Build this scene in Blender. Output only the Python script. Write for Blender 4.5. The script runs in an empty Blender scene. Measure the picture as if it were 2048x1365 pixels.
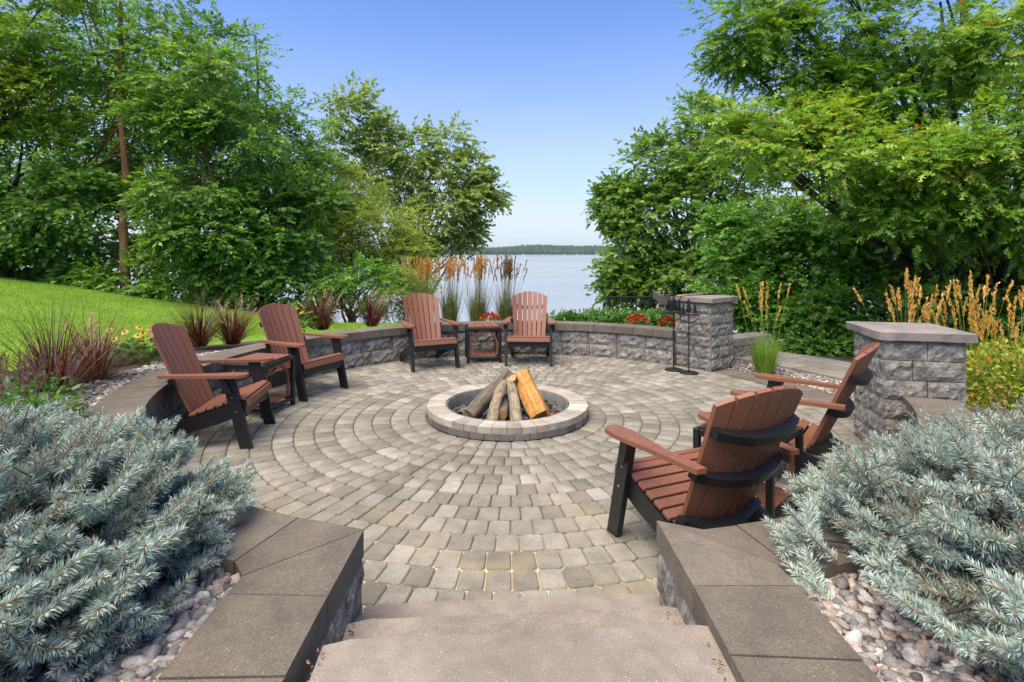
import bpy, bmesh, math, random
import numpy as np
from mathutils import Matrix, Vector, noise as mnoise

random.seed(7)
RNG = np.random.default_rng(7)
S = bpy.context.scene
COL = S.collection
PI = math.pi

# ------------------------------------------------------------------ camera
HORIZON = 506.0
F_PX = 1080.0            # focal length in pixels of a 2048 px wide picture
CAM_Z = 1.6
cam_data = bpy.data.cameras.new('camera')
cam_data.sensor_width = 36.0
cam_data.lens = 36.0 * F_PX / 2048.0
cam_data.shift_y = -(682.5 - HORIZON) / 2048.0
cam_data.clip_start = 0.05
cam_data.clip_end = 20000.0
cam = bpy.data.objects.new('camera', cam_data)
cam.location = (0, 0, CAM_Z)
cam.rotation_euler = (PI / 2, 0, 0)
COL.objects.link(cam)
S.camera = cam

# ------------------------------------------------------------------ sky, sun, exposure
SUN_EL, SUN_AZ = math.radians(64), math.radians(-140)     # azimuth from +Y, clockwise
world = bpy.data.worlds.new('World')
S.world = world
world.use_nodes = True
wn, wl = world.node_tree.nodes, world.node_tree.links
sky = wn.new('ShaderNodeTexSky')
sky.sky_type = 'NISHITA'
sky.sun_disc = False
sky.sun_elevation = SUN_EL
sky.sun_rotation = SUN_AZ
sky.altitude = 200.0
sky.air_density = 1.0
sky.dust_density = 1.1
sky.ozone_density = 6.0
bg = wn['Background']
tint = wn.new('ShaderNodeMix')
tint.data_type, tint.blend_type = 'RGBA', 'MULTIPLY'
tint.inputs[0].default_value = 1.0
tint.inputs[7].default_value = (0.96, 1.0, 1.20, 1)      # bluer air than the model's
wl.new(sky.outputs[0], tint.inputs[6])
tco = wn.new('ShaderNodeTexCoord')
sepw = wn.new('ShaderNodeSeparateXYZ')
wl.new(tco.outputs['Generated'], sepw.inputs[0])
mr = wn.new('ShaderNodeMapRange')
mr.inputs['From Min'].default_value, mr.inputs['From Max'].default_value = 0.42, 0.0
mr.inputs['To Min'].default_value, mr.inputs['To Max'].default_value = 0.0, 1.0
wl.new(sepw.outputs['Z'], mr.inputs['Value'])
pw = wn.new('ShaderNodeMath')
pw.operation = 'POWER'
pw.inputs[1].default_value = 1.5
wl.new(mr.outputs[0], pw.inputs[0])
cn = wn.new('ShaderNodeTexNoise')                         # faint thin cirrus in that haze
cn.inputs['Scale'].default_value = 3.0
cn.inputs['Detail'].default_value = 5.0
cmp_ = wn.new('ShaderNodeMapping')
cmp_.inputs['Scale'].default_value = (1.0, 1.0, 7.0)
wl.new(tco.outputs['Generated'], cmp_.inputs[0])
wl.new(cmp_.outputs[0], cn.inputs['Vector'])
cm = wn.new('ShaderNodeMapRange')
cm.inputs['From Min'].default_value, cm.inputs['From Max'].default_value = 0.35, 0.70
cm.inputs['To Min'].default_value, cm.inputs['To Max'].default_value = 0.72, 1.0
wl.new(cn.outputs['Fac'], cm.inputs['Value'])
fm = wn.new('ShaderNodeMath')
fm.operation = 'MULTIPLY'
wl.new(pw.outputs[0], fm.inputs[0])
wl.new(cm.outputs[0], fm.inputs[1])
hzm = wn.new('ShaderNodeMix')
hzm.data_type = 'RGBA'
wl.new(fm.outputs[0], hzm.inputs[0])
wl.new(tint.outputs[2], hzm.inputs[6])
hzm.inputs[7].default_value = (4.0, 4.3, 4.6, 1)
wl.new(hzm.outputs[2], bg.inputs[0])
bg.inputs[1].default_value = 0.100
sun_data = bpy.data.lights.new('sun', 'SUN')
sun_data.energy = 3.3
sun_data.angle = math.radians(60)
sun_data.color = (1.0, 0.885, 0.69)
sun = bpy.data.objects.new('sun', sun_data)
sd = Vector((math.sin(SUN_AZ) * math.cos(SUN_EL), math.cos(SUN_AZ) * math.cos(SUN_EL), math.sin(SUN_EL)))
sun.rotation_euler = sd.to_track_quat('Z', 'Y').to_euler()
sun.location = (0, 0, 30)
COL.objects.link(sun)
S.view_settings.view_transform = 'Standard'
S.view_settings.look = 'None'
S.view_settings.exposure = 1.08
S.view_settings.gamma = 1.0
S.view_settings.use_curve_mapping = False
S.cycles.max_bounces = 6
S.cycles.diffuse_bounces = 3
S.cycles.glossy_bounces = 2
S.cycles.transmission_bounces = 3
S.cycles.transparent_max_bounces = 4
S.cycles.caustics_reflective = False
S.cycles.caustics_refractive = False
S.cycles.sample_clamp_indirect = 4.0
S.cycles.use_adaptive_sampling = True
try:
    S.cycles.use_denoising = True
    S.cycles.denoiser = 'OPENIMAGEDENOISE'
except Exception:
    pass


# ------------------------------------------------------------------ helpers
def W(px, py, z):
    """point of the place that a picture point shows at height z"""
    d = F_PX * (CAM_Z - z) / (py - HORIZON)
    return Vector(((px - 1024) * d / F_PX, d, z))


def WD(px, py, d):
    """point of the place at distance d behind a picture point"""
    return Vector(((px - 1024) * d / F_PX, d, CAM_Z - (py - HORIZON) * d / F_PX))


def tag(o, label=None, cat=None, group=None, kind=None):
    if label: o['label'] = label
    if cat: o['category'] = cat
    if group: o['group'] = group
    if kind: o['kind'] = kind
    return o


def link(name, me, parent=None, mats=None):
    o = bpy.data.objects.new(name, me)
    COL.objects.link(o)
    if parent: o.parent = parent
    if mats and not len(me.materials):
        for m in (mats if isinstance(mats, (list, tuple)) else [mats]):
            me.materials.append(m)
    return o


def thing(name, label, cat, loc=(0, 0, 0), rotz=0.0, group=None, kind=None):
    o = bpy.data.objects.new(name, None)
    o.empty_display_size = 0.2
    COL.objects.link(o)
    o.location = loc
    o.rotation_euler = (0, 0, rotz)
    return tag(o, label, cat, group, kind)


KIDS = {}


def copy_tree(o, parent=None, kids=None):
    c = o.copy()
    COL.objects.link(c)
    c.parent = parent
    for ch in [x for x in ALL_KIDS(o)]:
        copy_tree(ch, c)
    return c


def ALL_KIDS(o):
    return list(o.children)


def bulk(name, V, F, mats, midx=None, tint=None, smooth=False):
    V = np.asarray(V, np.float32).reshape(-1, 3)
    F = np.asarray(F, np.int32)
    k = F.shape[1]
    me = bpy.data.meshes.new(name)
    me.vertices.add(len(V))
    me.vertices.foreach_set('co', V.ravel())
    me.loops.add(F.size)
    me.loops.foreach_set('vertex_index', F.ravel())
    me.polygons.add(len(F))
    me.polygons.foreach_set('loop_start', np.arange(0, F.size, k, dtype=np.int32))
    me.polygons.foreach_set('loop_total', np.full(len(F), k, np.int32))
    for m in (mats if isinstance(mats, (list, tuple)) else [mats]):
        me.materials.append(m)
    if midx is not None:
        me.polygons.foreach_set('material_index', np.asarray(midx, np.int32))
    if smooth:
        me.polygons.foreach_set('use_smooth', np.ones(len(F), bool))
    if tint is not None:
        a = me.attributes.new('tint', 'FLOAT', 'FACE')
        a.data.foreach_set('value', np.asarray(tint, np.float32))
    me.update(calc_edges=True)
    me.validate()
    return me


class Geo:
    """collects numpy pieces of equal face size 3"""
    def __init__(self):
        self.V, self.F, self.M, self.T, self.n = [], [], [], [], 0

    def add(self, V, F, m=0, t=0.5):
        V = np.asarray(V, np.float32).reshape(-1, 3)
        F = np.asarray(F, np.int32)
        if F.shape[1] == 4:
            F = np.concatenate([F[:, [0, 1, 2]], F[:, [0, 2, 3]]])
            if not np.isscalar(t): t = np.concatenate([t, t])
        self.V.append(V)
        self.F.append(F + self.n)
        self.M.append(np.full(len(F), m, np.int32))
        self.T.append(np.full(len(F), t, np.float32) if np.isscalar(t) else np.asarray(t, np.float32))
        self.n += len(V)

    def mesh(self, name, mats, smooth=False):
        return bulk(name, np.concatenate(self.V), np.concatenate(self.F), mats,
                    np.concatenate(self.M), np.concatenate(self.T), smooth)


def bm_mesh(name, bm, mats, bevel=0.0, segs=1, smooth=False, angle=0.5):
    if bevel > 0:
        es = [e for e in bm.edges if len(e.link_faces) == 2 and e.calc_face_angle(0) > angle]
        if es:
            bmesh.ops.bevel(bm, geom=es, offset=bevel, segments=segs, affect='EDGES', profile=0.6, clamp_overlap=True)
    bmesh.ops.recalc_face_normals(bm, faces=bm.faces)
    me = bpy.data.meshes.new(name)
    bm.to_mesh(me)
    bm.free()
    for m in (mats if isinstance(mats, (list, tuple)) else [mats]):
        me.materials.append(m)
    if smooth:
        for p in me.polygons: p.use_smooth = True
    return me


def add_box(bm, c, s, M=None):
    m = Matrix.Translation(c) @ Matrix.Diagonal((s[0], s[1], s[2], 1))
    if M is not None: m = M @ m
    return bmesh.ops.create_cube(bm, size=1.0, matrix=m)


def add_prism(bm, poly, h0, h1, M=None, mat=0):
    """poly: 2-D outline; extruded along local z from h0 to h1; M places it"""
    M = M or Matrix.Identity(4)
    a = [bm.verts.new(M @ Vector((p[0], p[1], h0))) for p in poly]
    b = [bm.verts.new(M @ Vector((p[0], p[1], h1))) for p in poly]
    fs = [bm.faces.new(list(reversed(a))), bm.faces.new(b)]
    n = len(poly)
    for i in range(n):
        fs.append(bm.faces.new((a[i], a[(i + 1) % n], b[(i + 1) % n], b[i])))
    for f in fs: f.material_index = mat
    return fs


def frame(o, ex, ey, ez):
    m = Matrix.Identity(4)
    for i, e in enumerate((ex, ey, ez)):
        e = Vector(e)
        for r in range(3): m[r][i] = e[r]
    for r in range(3): m[r][3] = o[r]
    return m


def tube_np(P, R, sides=6, cap=True):
    P = np.asarray(P, float)
    n = len(P)
    R = np.full(n, R, float) if np.isscalar(R) else np.asarray(R, float)
    T = np.gradient(P, axis=0)
    T /= np.linalg.norm(T, axis=1, keepdims=True) + 1e-9
    ref = np.array([0, 0, 1.0]) if abs(T[:, 2]).mean() < 0.9 else np.array([1.0, 0, 0])
    U = np.cross(T, ref)
    U /= np.linalg.norm(U, axis=1, keepdims=True) + 1e-9
    B = np.cross(T, U)
    a = np.linspace(0, 2 * PI, sides, endpoint=False)
    V = P[:, None] + R[:, None, None] * (np.cos(a)[None, :, None] * U[:, None] + np.sin(a)[None, :, None] * B[:, None])
    V = V.reshape(-1, 3)
    F = []
    for i in range(n - 1):
        for j in range(sides):
            j2 = (j + 1) % sides
            F.append((i * sides + j, i * sides + j2, (i + 1) * sides + j2, (i + 1) * sides + j))
    F = np.array(F, np.int32)
    F = np.concatenate([F[:, [0, 1, 2]], F[:, [0, 2, 3]]])
    if cap:
        c = [(0, j + 1, j) for j in range(1, sides - 1)]
        o = (n - 1) * sides
        c += [(o, o + j, o + j + 1) for j in range(1, sides - 1)]
        F = np.concatenate([F, np.array(c, np.int32)])
    return V, F


def norm(a):
    return a / (np.linalg.norm(a, axis=-1, keepdims=True) + 1e-9)


def scatter(tp, tf, P, A, N, Sz):
    """copies of a flat template: u along A, v sideways, w along N"""
    tp = np.asarray(tp, float)
    tf = np.asarray(tf, np.int32)
    A = norm(A)
    B = norm(np.cross(N, A))
    N = np.cross(A, B)
    Sz = np.asarray(Sz, float)
    if Sz.ndim == 1: Sz = Sz[:, None, None]
    V = P[:, None] + Sz * (tp[None, :, 0:1] * A[:, None] + tp[None, :, 1:2] * B[:, None] + tp[None, :, 2:3] * N[:, None])
    k = len(tp)
    F = (np.arange(len(P), dtype=np.int32) * k)[:, None, None] + tf[None]
    return V.reshape(-1, 3), F.reshape(-1, 3)


# ------------------------------------------------------------------ materials
def nmat(name):
    m = bpy.data.materials.new(name)
    m.use_nodes = True
    nt = m.node_tree
    return m, nt.nodes, nt.links, nt.nodes['Principled BSDF']


def node(nodes, kind, **kw):
    n = nodes.new(kind)
    for k, v in kw.items(): setattr(n, k, v)
    return n


def ramp(nodes, stops):
    r = nodes.new('ShaderNodeValToRGB')
    e = r.color_ramp.elements
    while len(e) < len(stops): e.new(0.5)
    for i, (p, c) in enumerate(stops):
        e[i].position = p
        e[i].color = (c[0], c[1], c[2], 1)
    return r


def noise_tex(nodes, links, scale, detail=4, rough=0.6, coord=None, dist=0.0):
    t = node(nodes, 'ShaderNodeTexNoise')
    t.inputs['Scale'].default_value = scale
    t.inputs['Detail'].default_value = detail
    t.inputs['Roughness'].default_value = rough
    t.inputs['Distortion'].default_value = dist
    if coord is not None: links.new(coord, t.inputs['Vector'])
    return t


def mixc(nodes, links, fac, a, b, mode='MIX'):
    m = node(nodes, 'ShaderNodeMix', data_type='RGBA', blend_type=mode)
    for s, v in ((m.inputs[0], fac), (m.inputs[6], a), (m.inputs[7], b)):
        if hasattr(v, 'links'): links.new(v, s)
        elif isinstance(v, (int, float)): s.default_value = v
        else: s.default_value = (v[0], v[1], v[2], 1)
    return m.outputs[2]


def bump(nodes, links, h, bsdf, dist=0.01, strength=0.6, prev=None):
    b = node(nodes, 'ShaderNodeBump')
    b.inputs['Strength'].default_value = strength
    b.inputs['Distance'].default_value = dist
    links.new(h, b.inputs['Height'])
    if prev is not None: links.new(prev, b.inputs['Normal'])
    links.new(b.outputs[0], bsdf.inputs['Normal'])
    return b.outputs[0]


def world_pos(nodes):
    return node(nodes, 'ShaderNodeNewGeometry').outputs['Position']


def stone_mat(name, stops, vary=0.0, src=None, fine=160, big=3.0, rough=0.9, bump_d=0.004, bump_scale=60, speck=0.0, stain=None):
    """stops: ramp over the per-piece value (object random or tint attribute) or over noise"""
    m, nd, ln, bs = nmat(name)
    pos = world_pos(nd)
    if src == 'object':
        v = node(nd, 'ShaderNodeObjectInfo').outputs['Random']
    elif src == 'tint':
        v = node(nd, 'ShaderNodeAttribute', attribute_name='tint').outputs['Fac']
    else:
        v = noise_tex(nd, ln, big, 5, 0.65, pos).outputs['Fac']
    r = ramp(nd, stops)
    ln.new(v, r.inputs[0])
    n1 = noise_tex(nd, ln, fine, 3, 0.7, pos)
    n2 = noise_tex(nd, ln, 9.0, 4, 0.6, pos)
    r1 = ramp(nd, [(0.3, (0.62, 0.62, 0.62)), (0.7, (1.3, 1.3, 1.3))])
    ln.new(n1.outputs['Fac'], r1.inputs[0])
    r2 = ramp(nd, [(0.3, (0.80, 0.80, 0.80)), (0.7, (1.16, 1.15, 1.13))])
    ln.new(n2.outputs['Fac'], r2.inputs[0])
    c = mixc(nd, ln, 1.0, r.outputs[0], r1.outputs[0], 'MULTIPLY')
    c = mixc(nd, ln, 1.0, c, r2.outputs[0], 'MULTIPLY')
    n3 = noise_tex(nd, ln, 1.9, 6, 0.7, pos, 0.6)
    r3 = ramp(nd, [(0.30, (0.80, 0.79, 0.76)), (0.50, (1.0, 1.0, 1.0)), (0.72, (1.12, 1.08, 1.04))])
    ln.new(n3.outputs['Fac'], r3.inputs[0])
    c = mixc(nd, ln, 1.0, c, r3.outputs[0], 'MULTIPLY')
    if speck:
        vo = node(nd, 'ShaderNodeTexVoronoi')
        vo.inputs['Scale'].default_value = 90
        ln.new(pos, vo.inputs['Vector'])
        rs = ramp(nd, [(0.0, (1, 1, 1)), (0.10, (1, 1, 1)), (0.16, (0, 0, 0))])
        ln.new(vo.outputs['Distance'], rs.inputs[0])
        nz = noise_tex(nd, ln, 23, 2, 0.5, pos)
        rz = ramp(nd, [(0.52, (0, 0, 0)), (0.6, (1, 1, 1))])
        ln.new(nz.outputs['Fac'], rz.inputs[0])
        f = mixc(nd, ln, 1.0, rs.outputs[0], rz.outputs[0], 'MULTIPLY')
        f2 = mixc(nd, ln, 1.0, f, (speck, speck, speck), 'MULTIPLY')
        c = mixc(nd, ln, f2, c, (0.62, 0.60, 0.57))
    if stain:
        c = stain(nd, ln, pos, c)
    ln.new(c, bs.inputs['Base Color'])
    bs.inputs['Roughness'].default_value = rough
    nb = noise_tex(nd, ln, bump_scale, 6, 0.7, pos)
    bump(nd, ln, nb.outputs['Fac'], bs, bump_d, 0.8)
    return m


PAVE = [(0.0, (0.178, 0.160, 0.124)), (0.30, (0.222, 0.203, 0.160)), (0.58, (0.255, 0.236, 0.190)),
        (0.80, (0.300, 0.279, 0.229)), (0.92, (0.262, 0.226, 0.186)), (1.0, (0.37, 0.35, 0.293))]


def sand_stain(nd, ln, pos, c):
    # yellowish polymer-sand film near the lower steps and by the back wall
    n = noise_tex(nd, ln, 1.7, 3, 0.6, pos)
    sep = node(nd, 'ShaderNodeSeparateXYZ')
    ln.new(pos, sep.inputs[0])
    mp = node(nd, 'ShaderNodeMapRange')
    mp.inputs['From Min'].default_value = 4.0
    mp.inputs['From Max'].default_value = 2.4
    ln.new(sep.outputs['Y'], mp.inputs['Value'])
    r = ramp(nd, [(0.5, (0, 0, 0)), (0.68, (0.55, 0.55, 0.55))])
    ln.new(n.outputs['Fac'], r.inputs[0])
    f = mixc(nd, ln, 1.0, mp.outputs[0], r.outputs[0], 'MULTIPLY')
    return mixc(nd, ln, f, c, (0.44, 0.34, 0.18))


M_paver = stone_mat('paver_concrete', PAVE, src='object', bump_d=0.003, bump_scale=110, speck=0.5, stain=sand_stain)
M_paver_t = stone_mat('paver_concrete_far', PAVE, src='tint', bump_d=0.003, bump_scale=110, speck=0.5, stain=sand_stain)
M_cap = stone_mat('cap_concrete', [(0.0, (0.118, 0.099, 0.076)), (0.5, (0.140, 0.118, 0.091)), (1.0, (0.164, 0.139, 0.108))], src='object', bump_d=0.002, bump_scale=140, speck=0.7)
M_capp = stone_mat('pillar_cap_stone', [(0.3, (0.22, 0.19, 0.168)), (0.7, (0.30, 0.262, 0.235))], big=2.5, bump_d=0.003, bump_scale=60, speck=0.3)
M_block = stone_mat('split_face_block', [(0.22, (0.070, 0.065, 0.058)), (0.40, (0.165, 0.153, 0.137)), (0.56, (0.285, 0.265, 0.238)), (0.75, (0.46, 0.43, 0.385))], big=17, fine=70, bump_d=0.02, bump_scale=34, speck=0.3)
M_pitblk = stone_mat('pit_block', [(0.0, (0.10, 0.092, 0.082)), (0.5, (0.15, 0.137, 0.122)), (1.0, (0.20, 0.18, 0.158))], src='object', bump_d=0.003, bump_scale=90)
M_pitcap = stone_mat('pit_rim_block', [(0.0, (0.29, 0.25, 0.20)), (0.35, (0.38, 0.34, 0.28)), (0.7, (0.45, 0.41, 0.345)), (0.86, (0.38, 0.285, 0.22)), (1.0, (0.50, 0.46, 0.39))], src='object', bump_d=0.003, bump_scale=90)
M_step = stone_mat('step_slab_concrete', [(0.3, (0.230, 0.192, 0.155)), (0.7, (0.295, 0.252, 0.207))], big=1.6, fine=230, bump_d=0.002, bump_scale=190, speck=0.9)


def yellow_sand(nd, ln, pos, c):
    n = noise_tex(nd, ln, 1.3, 3, 0.6, pos)
    sep = node(nd, 'ShaderNodeSeparateXYZ')
    ln.new(pos, sep.inputs[0])
    mp = node(nd, 'ShaderNodeMapRange')
    mp.inputs['From Min'].default_value = 3.5
    mp.inputs['From Max'].default_value = 2.7
    ln.new(sep.outputs['Y'], mp.inputs['Value'])
    r = ramp(nd, [(0.38, (0, 0, 0)), (0.52, (1, 1, 1))])
    ln.new(n.outputs['Fac'], r.inputs[0])
    f = mixc(nd, ln, 1.0, mp.outputs[0], r.outputs[0], 'MULTIPLY')
    return mixc(nd, ln, f, c, (0.50, 0.41, 0.24))


M_sand = stone_mat('joint_sand', [(0.3, (0.085, 0.068, 0.045)), (0.7, (0.15, 0.12, 0.08))], big=2.0, bump_d=0.002, bump_scale=200, stain=yellow_sand)
STN = [(0.0, (0.085, 0.08, 0.078)), (0.25, (0.20, 0.19, 0.18)), (0.5, (0.36, 0.335, 0.31)), (0.66, (0.29, 0.19, 0.145)), (0.82, (0.46, 0.385, 0.33)), (1.0, (0.58, 0.56, 0.53))]
M_rock = stone_mat('river_stone', STN, src='object', bump_d=0.004, bump_scale=50, rough=0.75)
M_rock_t = stone_mat('river_stone_far', STN, src='tint', bump_d=0.004, bump_scale=50, rough=0.75)
M_soil = stone_mat('bed_soil', [(0.3, (0.05, 0.036, 0.027)), (0.7, (0.12, 0.09, 0.07))], big=6, bump_d=0.02, bump_scale=30)
M_path = stone_mat('path_slab_stone', [(0.0, (0.22, 0.195, 0.165)), (0.5, (0.29, 0.26, 0.22)), (1.0, (0.36, 0.33, 0.285))], src='object', bump_d=0.003, bump_scale=60)


def ground_mat():
    m, nd, ln, bs = nmat('woodland_ground')
    pos = world_pos(nd)
    n = noise_tex(nd, ln, 0.9, 6, 0.7, pos)
    r = ramp(nd, [(0.3, (0.022, 0.02, 0.012)), (0.5, (0.03, 0.045, 0.014)), (0.7, (0.05, 0.075, 0.02))])
    ln.new(n.outputs['Fac'], r.inputs[0])
    ln.new(r.outputs[0], bs.inputs['Base Color'])
    bs.inputs['Roughness'].default_value = 1.0
    nb = noise_tex(nd, ln, 14, 5, 0.7, pos)
    bump(nd, ln, nb.outputs['Fac'], bs, 0.08, 0.8)
    return m


def lawn_mat():
    m, nd, ln, bs = nmat('lawn_turf')
    pos = world_pos(nd)
    n = noise_tex(nd, ln, 1.1, 5, 0.65, pos)
    n2 = noise_tex(nd, ln, 45, 3, 0.7, pos)
    r = ramp(nd, [(0.3, (0.105, 0.20, 0.007)), (0.55, (0.15, 0.275, 0.010)), (0.75, (0.215, 0.35, 0.018))])
    ln.new(n.outputs['Fac'], r.inputs[0])
    r2 = ramp(nd, [(0.3, (0.55, 0.55, 0.55)), (0.7, (1.25, 1.25, 1.25))])
    ln.new(n2.outputs['Fac'], r2.inputs[0])
    c = mixc(nd, ln, 1.0, r.outputs[0], r2.outputs[0], 'MULTIPLY')
    ln.new(c, bs.inputs['Base Color'])
    bs.inputs['Roughness'].default_value = 0.95
    bump(nd, ln, n2.outputs['Fac'], bs, 0.02, 0.7)
    return m


def leaf_mat(name, stops, trans=0.42, rough=0.36, spec=0.5, tcol=None):
    m, nd, ln, bs = nmat(name)
    at = node(nd, 'ShaderNodeAttribute', attribute_name='tint')
    r = ramp(nd, stops)
    ln.new(at.outputs['Fac'], r.inputs[0])
    ln.new(r.outputs[0], bs.inputs['Base Color'])
    bs.inputs['Roughness'].default_value = rough
    bs.inputs['Specular IOR Level'].default_value = spec
    tr = node(nd, 'ShaderNodeBsdfTranslucent')
    c = mixc(nd, ln, 1.0, r.outputs[0], tcol or (1.5, 1.45, 0.7), 'MULTIPLY')
    ln.new(c, tr.inputs[0])
    mx = node(nd, 'ShaderNodeMixShader')
    mx.inputs[0].default_value = trans
    ln.new(bs.outputs[0], mx.inputs[1])
    ln.new(tr.outputs[0], mx.inputs[2])
    ln.new(mx.outputs[0], nd['Material Output'].inputs[0])
    return m


def plain(name, c, rough=0.6, metal=0.0, spec=0.5, grain=None, gd=0.001, gs=80, vary=0.25):
    m, nd, ln, bs = nmat(name)
    bs.inputs['Roughness'].default_value = rough
    bs.inputs['Metallic'].default_value = metal
    bs.inputs['Specular IOR Level'].default_value = spec
    tc = node(nd, 'ShaderNodeTexCoord')
    mp = node(nd, 'ShaderNodeMapping')
    if grain: mp.inputs['Scale'].default_value = grain
    ln.new(tc.outputs['Object'], mp.inputs[0])
    n = noise_tex(nd, ln, gs, 4, 0.6, mp.outputs[0])
    r = ramp(nd, [(0.25, tuple(x * (1 - vary) for x in c)), (0.75, tuple(x * (1 + vary) for x in c))])
    ln.new(n.outputs['Fac'], r.inputs[0])
    ln.new(r.outputs[0], bs.inputs['Base Color'])
    bump(nd, ln, n.outputs['Fac'], bs, gd, 0.5)
    return m


M_ground = ground_mat()
M_lawn = lawn_mat()
M_brown = plain('brown_poly_lumber', (0.212, 0.083, 0.046), 0.5, grain=(6, 6, 60), gs=6, vary=0.28)
M_black = plain('black_poly_lumber', (0.0105, 0.0105, 0.0115), 0.42, gs=30, vary=0.3)
M_iron = plain('black_iron', (0.012, 0.012, 0.013), 0.5, metal=0.2, gs=60)
M_steel = plain('bolt_steel', (0.55, 0.55, 0.55), 0.3, metal=0.9)
M_liner = plain('sooty_steel_liner', (0.16, 0.155, 0.145), 0.7, metal=0.3, gs=12, vary=0.5)
M_ash = stone_mat('ash', [(0.3, (0.02, 0.018, 0.017)), (0.5, (0.10, 0.095, 0.09)), (0.68, (0.36, 0.34, 0.32))], big=14, bump_d=0.03, bump_scale=30)
M_char = plain('charcoal', (0.015, 0.013, 0.012), 0.8, gs=30)
M_greywood = plain('weathered_wood', (0.11, 0.10, 0.088), 0.85, grain=(3, 3, 30), gs=5, vary=0.35)


def bark_mat(name, a, b, scale=9, stretch=0.22, d=0.02):
    m, nd, ln, bs = nmat(name)
    tc = node(nd, 'ShaderNodeTexCoord')
    mp = node(nd, 'ShaderNodeMapping')
    mp.inputs['Scale'].default_value = (1, 1, stretch)
    ln.new(tc.outputs['Object'], mp.inputs[0])
    n = noise_tex(nd, ln, scale, 7, 0.7, mp.outputs[0], 0.4)
    r = ramp(nd, [(0.32, a), (0.66, b)])
    ln.new(n.outputs['Fac'], r.inputs[0])
    ln.new(r.outputs[0], bs.inputs['Base Color'])
    bs.inputs['Roughness'].default_value = 0.9
    bump(nd, ln, n.outputs['Fac'], bs, d, 0.9)
    return m


M_bark = bark_mat('dark_bark', (0.020, 0.017, 0.013), (0.075, 0.062, 0.048))
M_barkred = bark_mat('reddish_bark', (0.13, 0.055, 0.028), (0.34, 0.17, 0.09), 7)
M_barktan = bark_mat('tan_bark', (0.09, 0.065, 0.042), (0.24, 0.18, 0.12), 8)
M_barkpale = bark_mat('pale_bark', (0.15, 0.14, 0.12), (0.38, 0.36, 0.32), 8)
M_logbark = bark_mat('log_bark', (0.035, 0.026, 0.018), (0.25, 0.20, 0.145), 30, 0.12, 0.012)
M_logbark2 = bark_mat('pale_log_bark', (0.10, 0.075, 0.045), (0.38, 0.31, 0.20), 38, 0.5, 0.006)


def wood_end():
    m, nd, ln, bs = nmat('sawn_log_end')
    tc = node(nd, 'ShaderNodeTexCoord')
    w = node(nd, 'ShaderNodeTexWave', wave_type='RINGS', rings_direction='Z')
    w.inputs['Scale'].default_value = 60
    w.inputs['Distortion'].default_value = 3
    ln.new(tc.outputs['Object'], w.inputs[0])
    r = ramp(nd, [(0.0, (0.42, 0.20, 0.06)), (1.0, (0.56, 0.32, 0.11))])
    ln.new(w.outputs['Fac'], r.inputs[0])
    ln.new(r.outputs[0], bs.inputs['Base Color'])
    bs.inputs['Roughness'].default_value = 0.7
    return m


def wood_split():
    m, nd, ln, bs = nmat('split_wood_face')
    tc = node(nd, 'ShaderNodeTexCoord')
    mp = node(nd, 'ShaderNodeMapping')
    mp.inputs['Scale'].default_value = (1, 1, 0.09)
    ln.new(tc.outputs['Object'], mp.inputs[0])
    n = noise_tex(nd, ln, 42, 6, 0.65, mp.outputs[0], 0.8)
    r = ramp(nd, [(0.26, (0.13, 0.045, 0.012)), (0.40, (0.38, 0.155, 0.028)), (0.55, (0.54, 0.27, 0.06)), (0.74, (0.66, 0.42, 0.15))])
    ln.new(n.outputs['Fac'], r.inputs[0])
    ln.new(r.outputs[0], bs.inputs['Base Color'])
    bs.inputs['Roughness'].default_value = 0.7
    bump(nd, ln, n.outputs['Fac'], bs, 0.008, 0.8)
    return m


M_logend, M_logsplit = wood_end(), wood_split()

# leaf materials, ramps over each leaf's random value, raised on lobes painted as sunlit
M_leafA = leaf_mat('ash_leaf', [(0.0, (0.066, 0.156, 0.020)), (0.5, (0.159, 0.331, 0.036)), (0.85, (0.318, 0.500, 0.068)), (1.0, (0.437, 0.500, 0.101))])
M_leafB = leaf_mat('basswood_leaf', [(0.0, (0.053, 0.131, 0.025)), (0.5, (0.122, 0.256, 0.038)), (0.9, (0.238, 0.413, 0.062)), (1.0, (0.358, 0.500, 0.090))])
M_leafW = leaf_mat('willow_leaf', [(0.0, (0.110, 0.175, 0.021)), (0.5, (0.264, 0.366, 0.039)), (1.0, (0.441, 0.500, 0.079))])
M_leafC = leaf_mat('cottonwood_leaf', [(0.0, (0.119, 0.185, 0.040)), (0.5, (0.237, 0.336, 0.071)), (0.88, (0.368, 0.459, 0.121)), (1.0, (0.499, 0.500, 0.242))])
M_leafO = leaf_mat('red_oak_leaf', [(0.0, (0.069, 0.163, 0.020)), (0.45, (0.152, 0.306, 0.032)), (0.8, (0.311, 0.500, 0.054)), (0.96, (0.477, 0.500, 0.101)), (0.985, (0.398, 0.138, 0.034)), (1.0, (0.500, 0.200, 0.045))], trans=0.4)
M_leafR = leaf_mat('white_oak_leaf', [(0.0, (0.069, 0.144, 0.025)), (0.5, (0.152, 0.281, 0.038)), (0.9, (0.278, 0.431, 0.062)), (1.0, (0.398, 0.500, 0.101))])
M_leafM = leaf_mat('maple_leaf', [(0.0, (0.056, 0.150, 0.020)), (0.5, (0.133, 0.312, 0.038)), (0.9, (0.265, 0.500, 0.068)), (1.0, (0.398, 0.500, 0.113))])
M_leafP = leaf_mat('perennial_leaf', [(0.0, (0.035, 0.10, 0.015)), (0.5, (0.075, 0.19, 0.025)), (1.0, (0.15, 0.28, 0.05))])
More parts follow.
